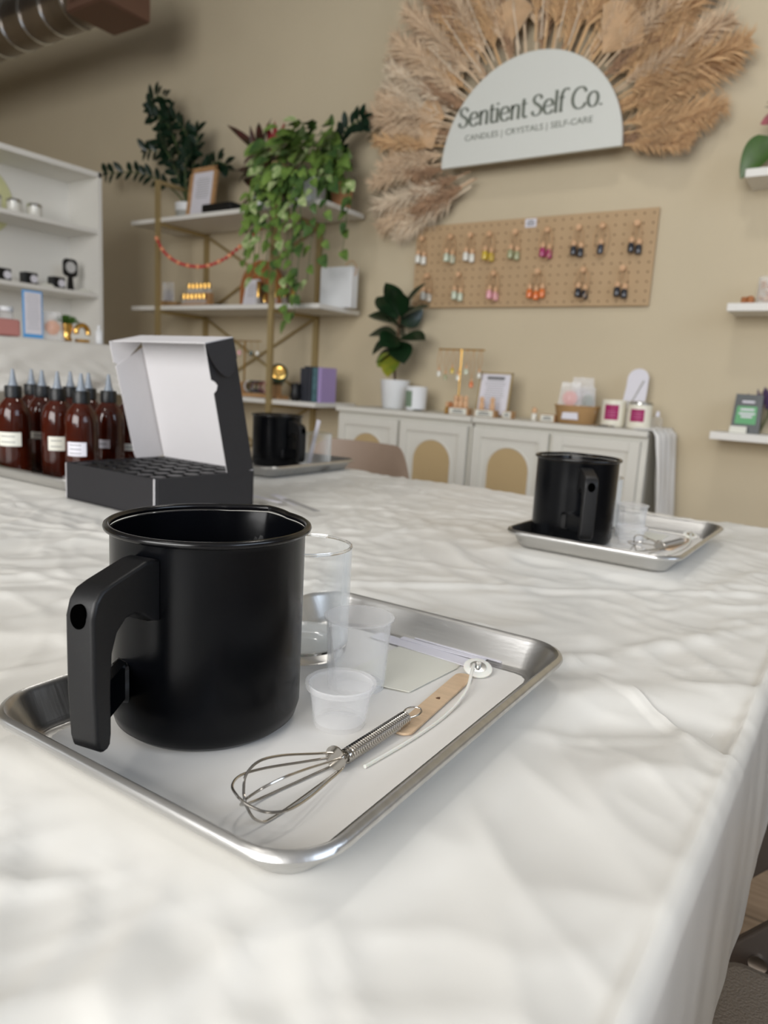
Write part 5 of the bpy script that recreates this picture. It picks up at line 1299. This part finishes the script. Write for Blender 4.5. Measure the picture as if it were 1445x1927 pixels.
zz_plant((-3.64, 3.12, Z1), 'dark green ZZ plant with long leaflet stems at the left of the top shelf',
    [[(0, 0, .1), (-.10, -.02, .22), (-.30, -.02, .33), (-.50, -.02, .385), (-.74, -.03, .40)],
     [(0, 0, .1), (-.05, 0, .30), (-.14, -.02, .50), (-.22, -.02, .66), (-.30, -.02, .72)],
     [(0, 0, .1), (-.06, -.01, .28), (-.20, -.02, .46), (-.34, -.03, .50)],
     [(0, 0, .1), (-.04, 0, .30), (-.10, -.01, .52), (-.14, -.02, .62), (-.16, -.02, .70)],
     [(-.01, 0, .1), (-.04, 0, .34), (-.12, -.03, .60), (-.25, -.03, .72), (-.30, -.03, .78), (-.24, -.03, .83), (-.17, -.03, .80)],
     [(0.01, 0, .1), (.02, 0, .30), (.02, 0, .48), (-.02, -.02, .60), (-.10, -.03, .68)],
     [(0, 0, .1), (.04, -.02, .28), (.10, -.02, .44), (.10, -.02, .56)],
     [(0.01, 0, .1), (.08, 0, .24), (.18, -.01, .32), (.27, -.01, .36), (.34, -.01, .33)],
     [(0, 0, .1), (-.02, -.04, .25), (-.06, -.08, .40), (-.12, -.10, .50)],
     [(0, 0, .1), (.03, -.04, .22), (.05, -.06, .36), (.10, -.06, .42)]], greypot)
framed_print((-3.445, 3.04, Z1), 0.225, 0.295, 8, oak_m, 'oak-framed white print standing on the top shelf of the rack', border=0.026)
o = MB().box((0, 0, 0.022), (0.24, 0.17, 0.060), bev=0.008).build('black_case', blk_m, None, loc=(-3.235, 3.06, Z1+0.008)); tag(o, 'flat black case lying on the top shelf between the frame and the red plant', 'case')
rp = thing('red_leaf_plant', (-3.045, 3.15, Z1), 'dark red-leaved cordyline plant behind the trailing vine', 'plant')
MB().lathe([(0, 0), (0.05, 0), (0.064, 0.10), (0.060, 0.10), (0, 0.09)], n=24).build('pot', pot_m, rp, smooth=50)
MB().tube([(0, 0, 0.09), (0, 0, 0.30)], 0.008, 8).build('stalk', stem_m, rp)
rr = random.Random(21)
for k in range(34):
    a = rr.uniform(0, 2*pi); e = rr.uniform(-0.5, 1.2); z_ = rr.uniform(0.12, 0.34); d_ = Vector((cos(a)*cos(e), sin(a)*cos(e)*0.6-0.2, sin(e)))
    leaf_mb(MB(), (0, 0, z_), d_, rr.uniform(0.16, 0.25), 0.048, up=Vector((0.1, -1, 0.8)), curl=0.3, n=6).build('leaf', leafr_m, rp, smooth=180)
for d_ in ((.05, -.2, 1), (-.25, -.2, .9), (.3, -.1, .8)): leaf_mb(MB(), (0.10, 0, .30), d_, 0.19, 0.040, up=Vector((0.1, -1, 0.3)), curl=0.0, n=6).build('leaf', mat('bright red leaf', rgb(150, 50, 56), 0.4, bump=0.04), rp, smooth=180)
# pothos
pt = thing('trailing_pothos', (-2.63, 3.05, Z1), 'large bright green variegated pothos vine spilling over the rack from a white pot', 'plant')
MB().lathe([(0, 0), (0.075, 0), (0.085, 0.006), (0.10, 0.13), (0.095, 0.135), (0.088, 0.12), (0, 0.12)], n=32).build('pot', pot_m, pt, smooth=50)
rr = random.Random(77)
fol = {0: MB(), 1: MB(), 2: MB()}
def ploaf(p, d_, s_, kind=None):
    kind = kind if kind is not None else (0 if rr.random() < 0.55 else (2 if rr.random() < 0.55 else 1))
    leaf_mb(fol[kind], p, d_, s_, s_*0.74, up=Vector((rr.uniform(-.3, .3), -1, rr.uniform(0.1, 0.9))), curl=rr.uniform(0.05, 0.3), heart=True, n=7)
for k in range(150):
    a = rr.uniform(0, 2*pi); e = rr.uniform(-0.5, 1.45); R_ = rr.uniform(0.13, 0.26)
    c_ = Vector((cos(a)*cos(e)*1.15, sin(a)*cos(e)*0.75-0.10, sin(e)*0.92))
    p = Vector((0.0, -0.02, 0.175))+c_*R_
    d_ = (c_*0.8+Vector((rr.uniform(-.3, .3), -0.3, -0.75))).normalized(); ploaf(p, d_, rr.uniform(0.070, 0.115))
vines = MB()
VN = [(-0.20, -.19, .10, -.20, 8), (-0.24, -.20, .04, -.28, 8), (-0.12, -.22, .1, -.32, 9), (-0.06, -.23, .1, -.42, 10), (0.0, -.23, .1, -.30, 8), (0.06, -.22, .1, -.52, 11), (0.10, -.23, .1, -.60, 13), (0.14, -.22, .1, -.56, 12), (0.20, -.20, .1, -.40, 9), (0.25, -.16, .1, -.30, 7), (0.30, -.06, .10, -.26, 6), (0.16, -.24, .1, -.48, 10), (-0.16, -.22, .1, -.38, 8), (0.03, -.24, .1, -.36, 8), (0.34, -.10, .15, -.16, 4), (-0.02, -.24, .08, -.24, 7)]
for x_, y_, z0, z1, cnt in VN:
    pts = smoothpts([(x_*0.3, -0.03, 0.14), (x_*0.8, y_*0.8, 0.15), (x_, y_, z0-0.05), (x_+0.015, y_-0.005, (z0+z1)/2), (x_-0.01, y_, z1)], 6)
    vines.tube(pts, 0.0018, 5)
    ct_ = max(4, int(cnt*1.15))
    for k in range(ct_):
        i = int(len(pts)*(0.30+0.70*(k+0.5)/ct_)); i = min(i, len(pts)-1)
        ploaf(pts[i], Vector((rr.choice((-1, 1))*rr.uniform(.4, 1), rr.uniform(-.9, -.1), -0.9)), rr.uniform(0.05, 0.085))
vines.build('vine_stems', gstem_m, pt)
for k, (nm, m_) in enumerate((('green_foliage', leafp_m), ('variegated_foliage', leafv_m), ('dark_foliage', mat('mid green vine leaf', rgb(84, 112, 58), 0.4, bump=0.05, col2=rgb(56, 84, 44), vscale=20)))):
    o = fol[k].build(nm, m_, pt, smooth=180); o['kind'] = 'stuff'
def terrapot(root): MB().lathe([(0, 0), (0.045, 0), (0.058, 0.10), (0.062, 0.10), (0.062, 0.12), (0.055, 0.12), (0.050, 0.10), (0, 0.10)], n=28).build('pot', terrapot_m, root, smooth=50)
zz_plant((-2.475, 3.14, Z1), 'thin ZZ plant stem in a terracotta pot at the right end of the top shelf', [[(0, 0, .1), (-.01, 0, .22), (0.0, -.02, .33), (.03, -.02, .42), (.12, -.02, .46)], [(0, 0, .1), (-.05, 0, .20), (-.07, -.02, .30)]], terrapot)

# middle shelf of the rack
Z2 = 1.3455
bk = thing('gift_bowl', (-3.765, 3.08, Z2), 'shallow tan bowl with a wrapped grey item at the left of the middle rack shelf', 'bowl')
MB().lathe([(0, 0), (0.055, 0), (0.075, 0.040), (0.071, 0.040), (0.050, 0.008), (0, 0.008)], n=28).build('bowl', basket_m, bk, smooth=50)
o = bag((-3.765, 3.08, Z2+0.010), 0.13, 'grey cellophane packet in the shallow tan bowl', mat('pale grey fill', rgb(190, 188, 196), 0.5, bump=0.02), 0.0); o['group'] = 'cellophane packets on the rack'
rb = thing('vial_rack', (-3.505, 3.06, Z2), 'stepped wooden rack for the gold-capped vials on the middle shelf', 'rack')
MB().box((0, 0.02, 0.012), (0.215, 0.075, 0.024)).box((0, 0.038, 0.045), (0.215, 0.037, 0.09)).build('stand', oak_m, rb)
vial = None
for rowi, (yy, zz_, cnt) in enumerate(((0.0, 0.024, 6), (0.040, 0.090, 6))):
    for k in range(cnt):
        lab = '%s gold-capped clear vial from the left in the %s row of the stepped rack' % (ordn[k], ('lower front', 'upper back')[rowi])
        if vial is None:
            vial = thing('gold_cap_vial', (0, 0, 0), lab, 'vial', 'gold-capped vials on the stepped rack')
            MB().lathe([(0, 0), (0.0125, 0), (0.014, 0.002), (0.014, 0.024), (0.010, 0.029), (0, 0.029)], n=14).build('vial_body', tube_m, vial, smooth=50)
            MB().lathe([(0, 0.029), (0.0115, 0.029), (0.0115, 0.056), (0.0095, 0.058), (0, 0.058)], n=14).build('gold_cap', brass_m, vial, smooth=40); o = vial
        else: o = copy_tree(vial)
        o['label'] = lab; o.location = (-3.505-0.088+k*0.035, 3.06+yy, Z2+zz_+0.0003)
# rainbow arch
ra = thing('wooden_arch', (-3.085, 3.20, Z2), 'brown wooden rainbow arch decoration on the middle rack shelf', 'decoration')
for q_ in range(5):
    ro, ri = 0.165-q_*0.026, 0.165-q_*0.026-0.023
    poly = [(ro*cos(pi*i/24), 0.115+ro*sin(pi*i/24)) for i in range(25)]+[(-ro, 0), (-ri, 0)]+[(ri*cos(pi-pi*i/24), 0.115+ri*sin(pi-pi*i/24)) for i in range(25)]+[(ri, 0), (ro, 0)]
    MB().prism(poly, lambda p: (p[0], -0.012, p[1]), lambda p: (p[0], 0.012, p[1])).build('arch_ring', terra_m, ra)
framed_print((-3.085, 3.10, Z2), 0.105, 0.165, 12, pot_m, 'small white-framed card leaning against the wooden arch', border=0.006, rows=6, thick=0.008)
for k, (x_, h_) in enumerate(((-2.995, 0.115), (-2.945, 0.06), (-2.868, 0.110), (-2.800, 0.110), (-2.735, 0.085))):
    t = thing('gold_top_bottle', (x_, 3.08, Z2), '%s from the left of the five gold-topped slim glass bottles behind the rack post' % ordn[k], 'bottle', 'slim glass bottles with gold tops')
    MB().lathe([(0, 0), (0.013, 0), (0.014, 0.003), (0.014, h_*0.45), (0.008, h_*0.52), (0, h_*0.52)], n=16).build('bottle_glass', tube_m, t, smooth=50)
    MB().lathe([(0, h_*0.50), (0.0105, h_*0.50), (0.0105, h_*1.22), (0.008, h_*1.27), (0, h_*1.28)], n=16).build('gold_top', brass_m, t, smooth=40)
sg2 = thing('white_lantern', (-2.475, 3.15, Z2), 'white panel display with a ring handle at the right of the middle rack shelf', 'decoration')
MB().box((0, 0, 0.105), (0.21, 0.06, 0.21), bev=0.004).build('panel', pot_m, sg2)
MB().tube([(0.075+0.038*cos(2*pi*i/24), 0, 0.195+0.045*sin(2*pi*i/24)) for i in range(24)], 0.003, 8, closed=True).build('ring_handle', rope_m, sg2, smooth=True)

# lower shelf of the rack
Z3 = 0.8455
ts = thing('earring_stand', (-3.11, 3.10, Z3), 'thin gold T-bar earring stand on the lower rack shelf beside the box lid', 'display stand')
MB().lathe([(0, 0), (0.045, 0), (0.045, 0.006), (0, 0.008)], n=28).build('base', brass_m, ts, smooth=40)
MB().tube([(0, 0, 0.006), (0, 0, 0.315)], 0.005, 8).build('pole', brass_m, ts, smooth=True)
MB().tube([(-0.13, 0, 0.315), (0.13, 0, 0.315)], 0.003, 8).build('bar', brass_m, ts, smooth=True)
for k, (dx, m_, nm) in enumerate(((-0.09, LIQ['white'], 'white charm at the left end of the earring stand'), (-0.045, LIQ['pink'], 'pink charm left of the earring stand pole'), (0.05, emerald_m, 'green stone charm right of the earring stand pole'), (0.10, LIQ['white'], 'white charm at the right end of the earring stand'))):
    r_ = thing('hanging_charm', (-3.11+dx, 3.10, Z3+0.25), nm, 'charm', 'charms on the thin gold earring stand')
    MB().lathe([(0, -0.02), (0.012, -0.012), (0.010, 0.008), (0, 0.012)], n=12).build('pendant', m_, r_, smooth=50)
    MB().tube([(0, 0, 0.010), (0.003, 0, 0.04), (0, 0, 0.066)], 0.0012, 5).build('cord', brass_m, r_)
br = thing('bracelet_rack', (-2.93, 3.07, Z3), 'low wooden rack of dark bracelets on the lower rack shelf', 'rack')
MB().box((0, 0, 0.010), (0.30, 0.10, 0.020), bev=0.002).box((0.09, 0, 0.045), (0.02, 0.08, 0.07)).box((-0.14, 0, 0.045), (0.02, 0.08, 0.07)).build('stand', oak_m, br)
MB().tube([(-0.14, 0, 0.075), (0.09, 0, 0.075)], 0.010, 10).build('bar', oak_m, br, smooth=True)
BC = [(-0.115, (216, 214, 210), 'white'), (-0.085, (60, 80, 66), 'green'), (-0.055, (70, 64, 96), 'violet'), (-0.025, (44, 40, 44), 'black'), (0.005, (120, 66, 84), 'wine red'), (0.035, (206, 168, 160), 'pale pink'), (0.062, (92, 60, 66), 'dark red')]
for k, (dx, c_, nm) in enumerate(BC):
    m_ = mat(nm+' bead', rgb(*c_), 0.3, bump=0.05)
    mb = MB()
    for i in range(18): a = 2*pi*i/18; mb.lathe([(0, -0.006), (0.0045, -0.004), (0.006, 0), (0.0045, 0.004), (0, 0.006)], c=(0, 0.030*cos(a), 0.030*sin(a)), n=8)
    o = mb.build('bead_bracelet', m_, None, smooth=True, loc=(-2.93+dx, 3.07, Z3+0.058)); tag(o, '%s bead bracelet on the low wooden rack' % nm, 'bracelet', 'bead bracelets on the wooden rack')
gt = thing('scarf_roll', (-2.775, 3.02, Z3+0.0), 'dark green cylinder with a shiny gold end on a stand, lower rack shelf', 'canister')
MB().lathe([(0, -0.075), (0.048, -0.075), (0.050, -0.07), (0.050, 0.072), (0.047, 0.078), (0, 0.078)], c=(0, 0, 0.125), M=Matrix.Rotation(radians(70), 4, 'Y') @ Matrix.Rotation(radians(40), 4, 'X'), n=32).build('cylinder', emerald_m, gt, smooth=50)
dM = Matrix.Rotation(radians(70), 4, 'Y') @ Matrix.Rotation(radians(40), 4, 'X')
MB().lathe([(0, 0.079), (0.036, 0.079), (0.040, 0.083), (0.030, 0.086), (0, 0.084)], c=(0, 0, 0.125), M=dM, n=32).build('gold_end', brass_m, gt, smooth=50)
MB().box((0, 0, 0.006), (0.10, 0.08, 0.012)).box((0, 0, 0.04), (0.02, 0.05, 0.07)).build('cradle', oak_m, gt)
cr_ = thing('flower_cup', (-2.645, 3.05, Z3), 'tiny cream cup with dark dried flowers beside the books', 'cup')
MB().lathe([(0, 0), (0.024, 0), (0.032, 0.045), (0.029, 0.045), (0, 0.035)], n=20).build('cup_body', candle_m, cr_, smooth=50)
mb = MB()
for k in range(16): a = k*0.9; mb.tube([(0, 0, 0.03), (0.028*cos(a)+0.012, 0.02*sin(a), 0.075+0.014*sin(k*2.3)), (0.034*cos(a)+0.016, 0.02*sin(a), 0.088+0.014*sin(k*2.3))], [0.001, 0.002, 0.006], 5)
mb.build('dried_flowers', lav_m, cr_, smooth=True)
for k, (x_, w_, h_, m_, lab) in enumerate(((-2.560, 0.022, 0.175, dkbook_m, 'charcoal tall book, leftmost in the upright row on the lower rack shelf'), (-2.535, 0.020, 0.185, dkbook_m, 'charcoal book standing second in the row on the lower rack shelf'), (-2.507, 0.024, 0.183, dkbook_m, 'thick grey book in the middle of the row on the lower rack shelf'), (-2.470, 0.034, 0.180, teal_m, 'teal patterned book next to the lilac one'), (-2.438, 0.022, 0.182, purple_m, 'lilac book at the right end of the row on the lower rack shelf'))):
    b_ = thing('book', (x_, 3.04, Z3), lab, 'book', 'books standing on the lower rack shelf')
    MB().box((-w_/2+0.001, 0.0, h_/2), (0.002, 0.125, h_)).box((w_/2-0.001, 0, h_/2), (0.002, 0.125, h_)).box((0, -0.0625, h_/2), (w_, 0.003, h_), bev=0.001).build('cover', m_, b_)
    MB().box((0, 0.003, h_/2), (w_-0.004, 0.118, h_-0.006)).build('pages', page_m, b_)
o = MB().lathe([(0, 0), (0.02, 0), (0.03, 0.03), (0.024, 0.055), (0.028, 0.09), (0, 0.095)], n=20).build('black_figurine', blk_m, None, smooth=50, loc=(-2.575, 2.945, Z3)); tag(o, 'small black figurine standing in front of the charcoal books', 'figurine')

# ------------------------------------------------------------------ white bookcase on the left
bc = thing('bookcase', (-3.82, 1.60, 0), 'tall white open bookcase at the left picture edge', 'bookcase')
y1_, y0_ = 0.955, -0.60
for y_ in (y1_, y0_): MB().box((0, y_-0.010, 1.0), (0.29, 0.020, 2.0)).build('side_panel', white_m, bc)
MB().box((0, (y0_+y1_)/2-0.01, 1.985), (0.29, y1_-y0_+0.018, 0.026)).build('top_board', white_m, bc)
MB().box((-0.14, (y0_+y1_)/2, 1.0), (0.006, y1_-y0_-0.02, 1.96)).build('back_panel', white_m, bc)
for z in (1.69, 1.352, 1.04, 0.70, 0.36, 0.05): MB().box((0.002, (y0_+y1_)/2-0.01, z), (0.276, y1_-y0_-0.022, 0.022)).build('shelf', white_m, bc)
MB().lathe([(0, 0), (0.17, 0), (0.17, 0.004), (0, 0.004)], c=(-0.135, 0.44, 1.78), M=Matrix.Rotation(radians(90), 4, 'Y'), n=40).build('lime_disc', lime_m, bc)
ZB1 = 1.7015
tin0 = None
for k, (y_, lab) in enumerate(((2.225, 'silver-lidded white tin candle at the right on the upper bookcase shelf'), (2.115, 'silver-lidded white tin candle second from the right on the upper bookcase shelf'), (2.010, 'silver-lidded white tin candle cut by the left edge on the upper bookcase shelf'))):
    if tin0 is None:
        tin0 = thing('tin_candle', (0, 0, 0), lab, 'candle', 'white tin candles on the bookcase')
        MB().lathe([(0, 0), (0.034, 0), (0.036, 0.003), (0.036, 0.055), (0, 0.055)], n=28).build('tin_body', mat('glossy white tin', rgb(224, 222, 214), 0.15, bump=0.005, coat=0.6), tin0, smooth=50)
        MB().lathe([(0, 0.055), (0.0375, 0.055), (0.0375, 0.068), (0.035, 0.071), (0, 0.071)], n=28).build('silver_lid', silver_m, tin0, smooth=40); o = tin0
    else: o = copy_tree(tin0)
    o['label'] = lab; o.location = (-3.77, y_, ZB1)
ZB2 = 1.3635
tin0 = None
for k, (y_, lab) in enumerate(((2.33, 'black square tin with a round white label next to the hand mirror'), (2.175, 'black square tin with a round white label, middle one on the bookcase'), (2.035, 'black square tin with a round white label cut by the left picture edge'))):
    if tin0 is None:
        tin0 = thing('square_tin', (0, 0, 0), lab, 'tin', 'black square tins on the bookcase')
        MB().box((0, 0, 0.031), (0.06, 0.068, 0.062), bev=0.004).build('tin_box', blk_m, tin0)
        MB().lathe([(0, 0), (0.020, 0), (0.020, 0.001), (0, 0.001)], c=(0.030, 0.012, 0.031), M=Matrix.Rotation(radians(90), 4, 'Y'), n=24).build('round_label', strip_m, tin0); o = tin0
    else: o = copy_tree(tin0)
    o['label'] = lab; o.location = (-3.76, y_, ZB2)
hm_ = thing('hand_mirror', (-3.78, 2.425, ZB2), 'black hand mirror standing upright at the right end of the bookcase shelf', 'mirror')
MB().prism([(p[0], p[1]+0.125) for p in rrect(0.085, 0.095, 0.024, 5)], lambda p: (-0.006, p[0], p[1]), lambda p: (0.006, p[0], p[1])).build('head', blk_m, hm_, bevel=0.002)
MB().prism([(-0.012, 0.080), (0.012, 0.080), (0.016, 0.02), (0.022, 0.0), (-0.022, 0.0), (-0.016, 0.02)], lambda p: (-0.007, p[0], p[1]), lambda p: (0.007, p[0], p[1])).build('handle', blk_m, hm_)
MB().lathe([(0, 0), (0.030, 0), (0.030, 0.001), (0, 0.001)], c=(0.0062, 0, 0.128), M=Matrix.Rotation(radians(90), 4, 'Y'), n=28).build('mirror_glass', mirror_m, hm_)
for k, (y_, lab) in enumerate(((2.26, 'pale bundle of sticks lying on the bookcase between the black tins'), (2.475, 'pale flat packet lying right of the hand mirror'))):
    o = MB().box((0, 0, 0.006), (0.05, 0.06, 0.012), bev=0.003).box((0, 0.004, 0.015), (0.04, 0.04, 0.006), bev=0.002).build('small_packet', card_m, None, loc=(-3.74, y_, ZB2)); tag(o, lab, 'packet', 'pale packets on the bookcase')

# ------------------------------------------------------------------ cloth-covered counter in front of the bookcase
ct = thing('counter_table', (-3.20, 1.35, 0), 'high counter table standing in front of the white bookcase', 'table')
MB().box((0, 0, 1.050), (0.42, 1.66, 0.03)).build('table_top', white_m, ct)
for sx in (-1, 1):
    for sy in (-1, 1): MB().tube([(sx*0.18, sy*0.76, 1.035), (sx*0.18, sy*0.76, 0)], 0.014, 10).build('leg', white_m, ct, smooth=True)
mb = MB(); n, m = 150, 34; vs = []; fs = []
for j in range(m+1):
    for i in range(n+1):
        s = j/m; y_ = 0.55+1.66*i/n
        if s < 0.35: x_ = -3.40+0.42*s/0.35; z_ = 1.0665+0.0015*noise.noise(Vector((y_*8, s*5, 0)))
        else:
            q_ = (s-0.35)/0.65; dep = 0.215+0.02*noise.noise(Vector((y_*2, 3, 0)))
            lift = 0.0
            x_ = -2.978+0.030*q_+0.034*q_*noise.noise(Vector((y_*7+q_*2.5, q_*2.0, 1)))+0.022*q_*noise.noise(Vector((y_*13-q_*5, q_*4, 4)))
            z_ = 1.063-dep*q_
        vs.append((x_, y_, z_))
for j in range(m):
    for i in range(n): a = j*(n+1)+i; fs.append((a, a+1, a+n+2, a+n+1))
o = mb.add(vs, fs).build('counter_cloth', cover_m, None, smooth=180); sm = o.modifiers.new('thick', 'SOLIDIFY'); sm.thickness = 0.0012; sm.offset = 1
tag(o, 'crumpled white plastic sheet draped over the counter before the bookcase', 'cloth')
ZK = 1.0705
bs = thing('display_card', (-3.04, 1.772, ZK), 'tall white information card with bright blue edges on the counter', 'sign')
MB().box((0, 0, 0.098), (0.004, 0.088, 0.195)).build('card_back', blue_m, bs)
MB().box((0.003, 0, 0.102), (0.002, 0.074, 0.172)).build('card_face', strip_m, bs)
lines_mb(0.060, 0.15, 11, lambda p, t_: (0.0042+t_, p[0], 0.108+p[1]), fill=0.25).build('printed_text', mat('pale grey print', rgb(186, 188, 194), 0.6, bump=0.01), bs)
pk = MB().box((0, 0, 0.035), (0.14, 0.24, 0.07), bev=0.010).build('pink_package', pink_m, None, loc=(-3.11, 1.60, ZK)); tag(pk, 'long dusty pink package at the left end of the counter view', 'package')
for k, y_ in enumerate((1.625, 1.700)):
    o = thing('lidded_jar', (-3.12, y_, ZK+0.0705), ('clear jar with white lid on the pink package, cut near the left edge', 'clear jar with white lid on the pink package, beside the blue-edged card')[k], 'jar', 'white-lidded jars on the pink package')
    MB().lathe([(0, 0), (0.026, 0), (0.028, 0.003), (0.028, 0.034), (0, 0.034)], n=24).build('jar_body', tube_m, o, smooth=50)
    MB().lathe([(0, 0.034), (0.029, 0.034), (0.029, 0.050), (0.026, 0.053), (0, 0.053)], n=24).build('white_lid', pot_m, o, smooth=40)
b2 = bag((-3.06, 1.872, ZK), 0.105, 'clear cellophane bag with orange contents right of the blue-edged card', orange_m, 1.4); b2['group'] = 'cellophane bags on the counter'
gp_ = thing('potted_grass', (-3.07, 1.945, ZK), 'small round tuft of green grass in a shiny gold pot on the counter', 'plant')
MB().lathe([(0, 0), (0.020, 0), (0.026, 0.006), (0.018, 0.02), (0.026, 0.05), (0.028, 0.075), (0.024, 0.075), (0, 0.065)], n=24).build('gold_pot', brass_m, gp_, smooth=50)
mb = MB(); rr = random.Random(2)
for k in range(150): a = rr.uniform(0, 2*pi); e = rr.uniform(0.15, 1.5); d_ = Vector((cos(a)*cos(e), sin(a)*cos(e), sin(e)*0.6)); mb.tube([Vector((0, 0, 0.075)), Vector((0, 0, 0.08))+d_*0.058], [0.003, 0.001], 4)
o = mb.build('grass_tuft', mat('fresh grass green', rgb(72, 110, 40), 0.6, bump=0.05), gp_); o['kind'] = 'stuff'
ga = thing('gold_arch_dish', (-3.05, 2.010, ZK), 'shiny gold curved ornament on the counter beside the grass pot', 'ornament')
MB().tube([(0, 0.030*cos(a), 0.045+0.030*sin(a)) for a in [radians(-20+11*i) for i in range(21)]], 0.012, 12).build('arch', brass_m, ga, smooth=True)
MB().lathe([(0, 0), (0.03, 0), (0.034, 0.012), (0, 0.014)], n=24).build('dish', brass_m, ga, smooth=40)
wb_ = thing('lotion_bottle', (-3.04, 2.090, ZK), 'small white bottle at the right end of the counter beside the bookcase edge', 'bottle')
MB().lathe([(0, 0), (0.016, 0), (0.018, 0.004), (0.018, 0.055), (0.008, 0.064), (0, 0.064)], n=20).build('bottle_body', pot_m, wb_, smooth=50)
MB().lathe([(0, 0.064), (0.008, 0.064), (0.008, 0.082), (0, 0.084)], n=16).build('cap', pot_m, wb_, smooth=50)

# drop the unused stray prototypes: everything built above is placed
for o in list(COL.objects):
    if o.type == 'EMPTY' and not o.children and not o.get('label'): bpy.data.objects.remove(o)
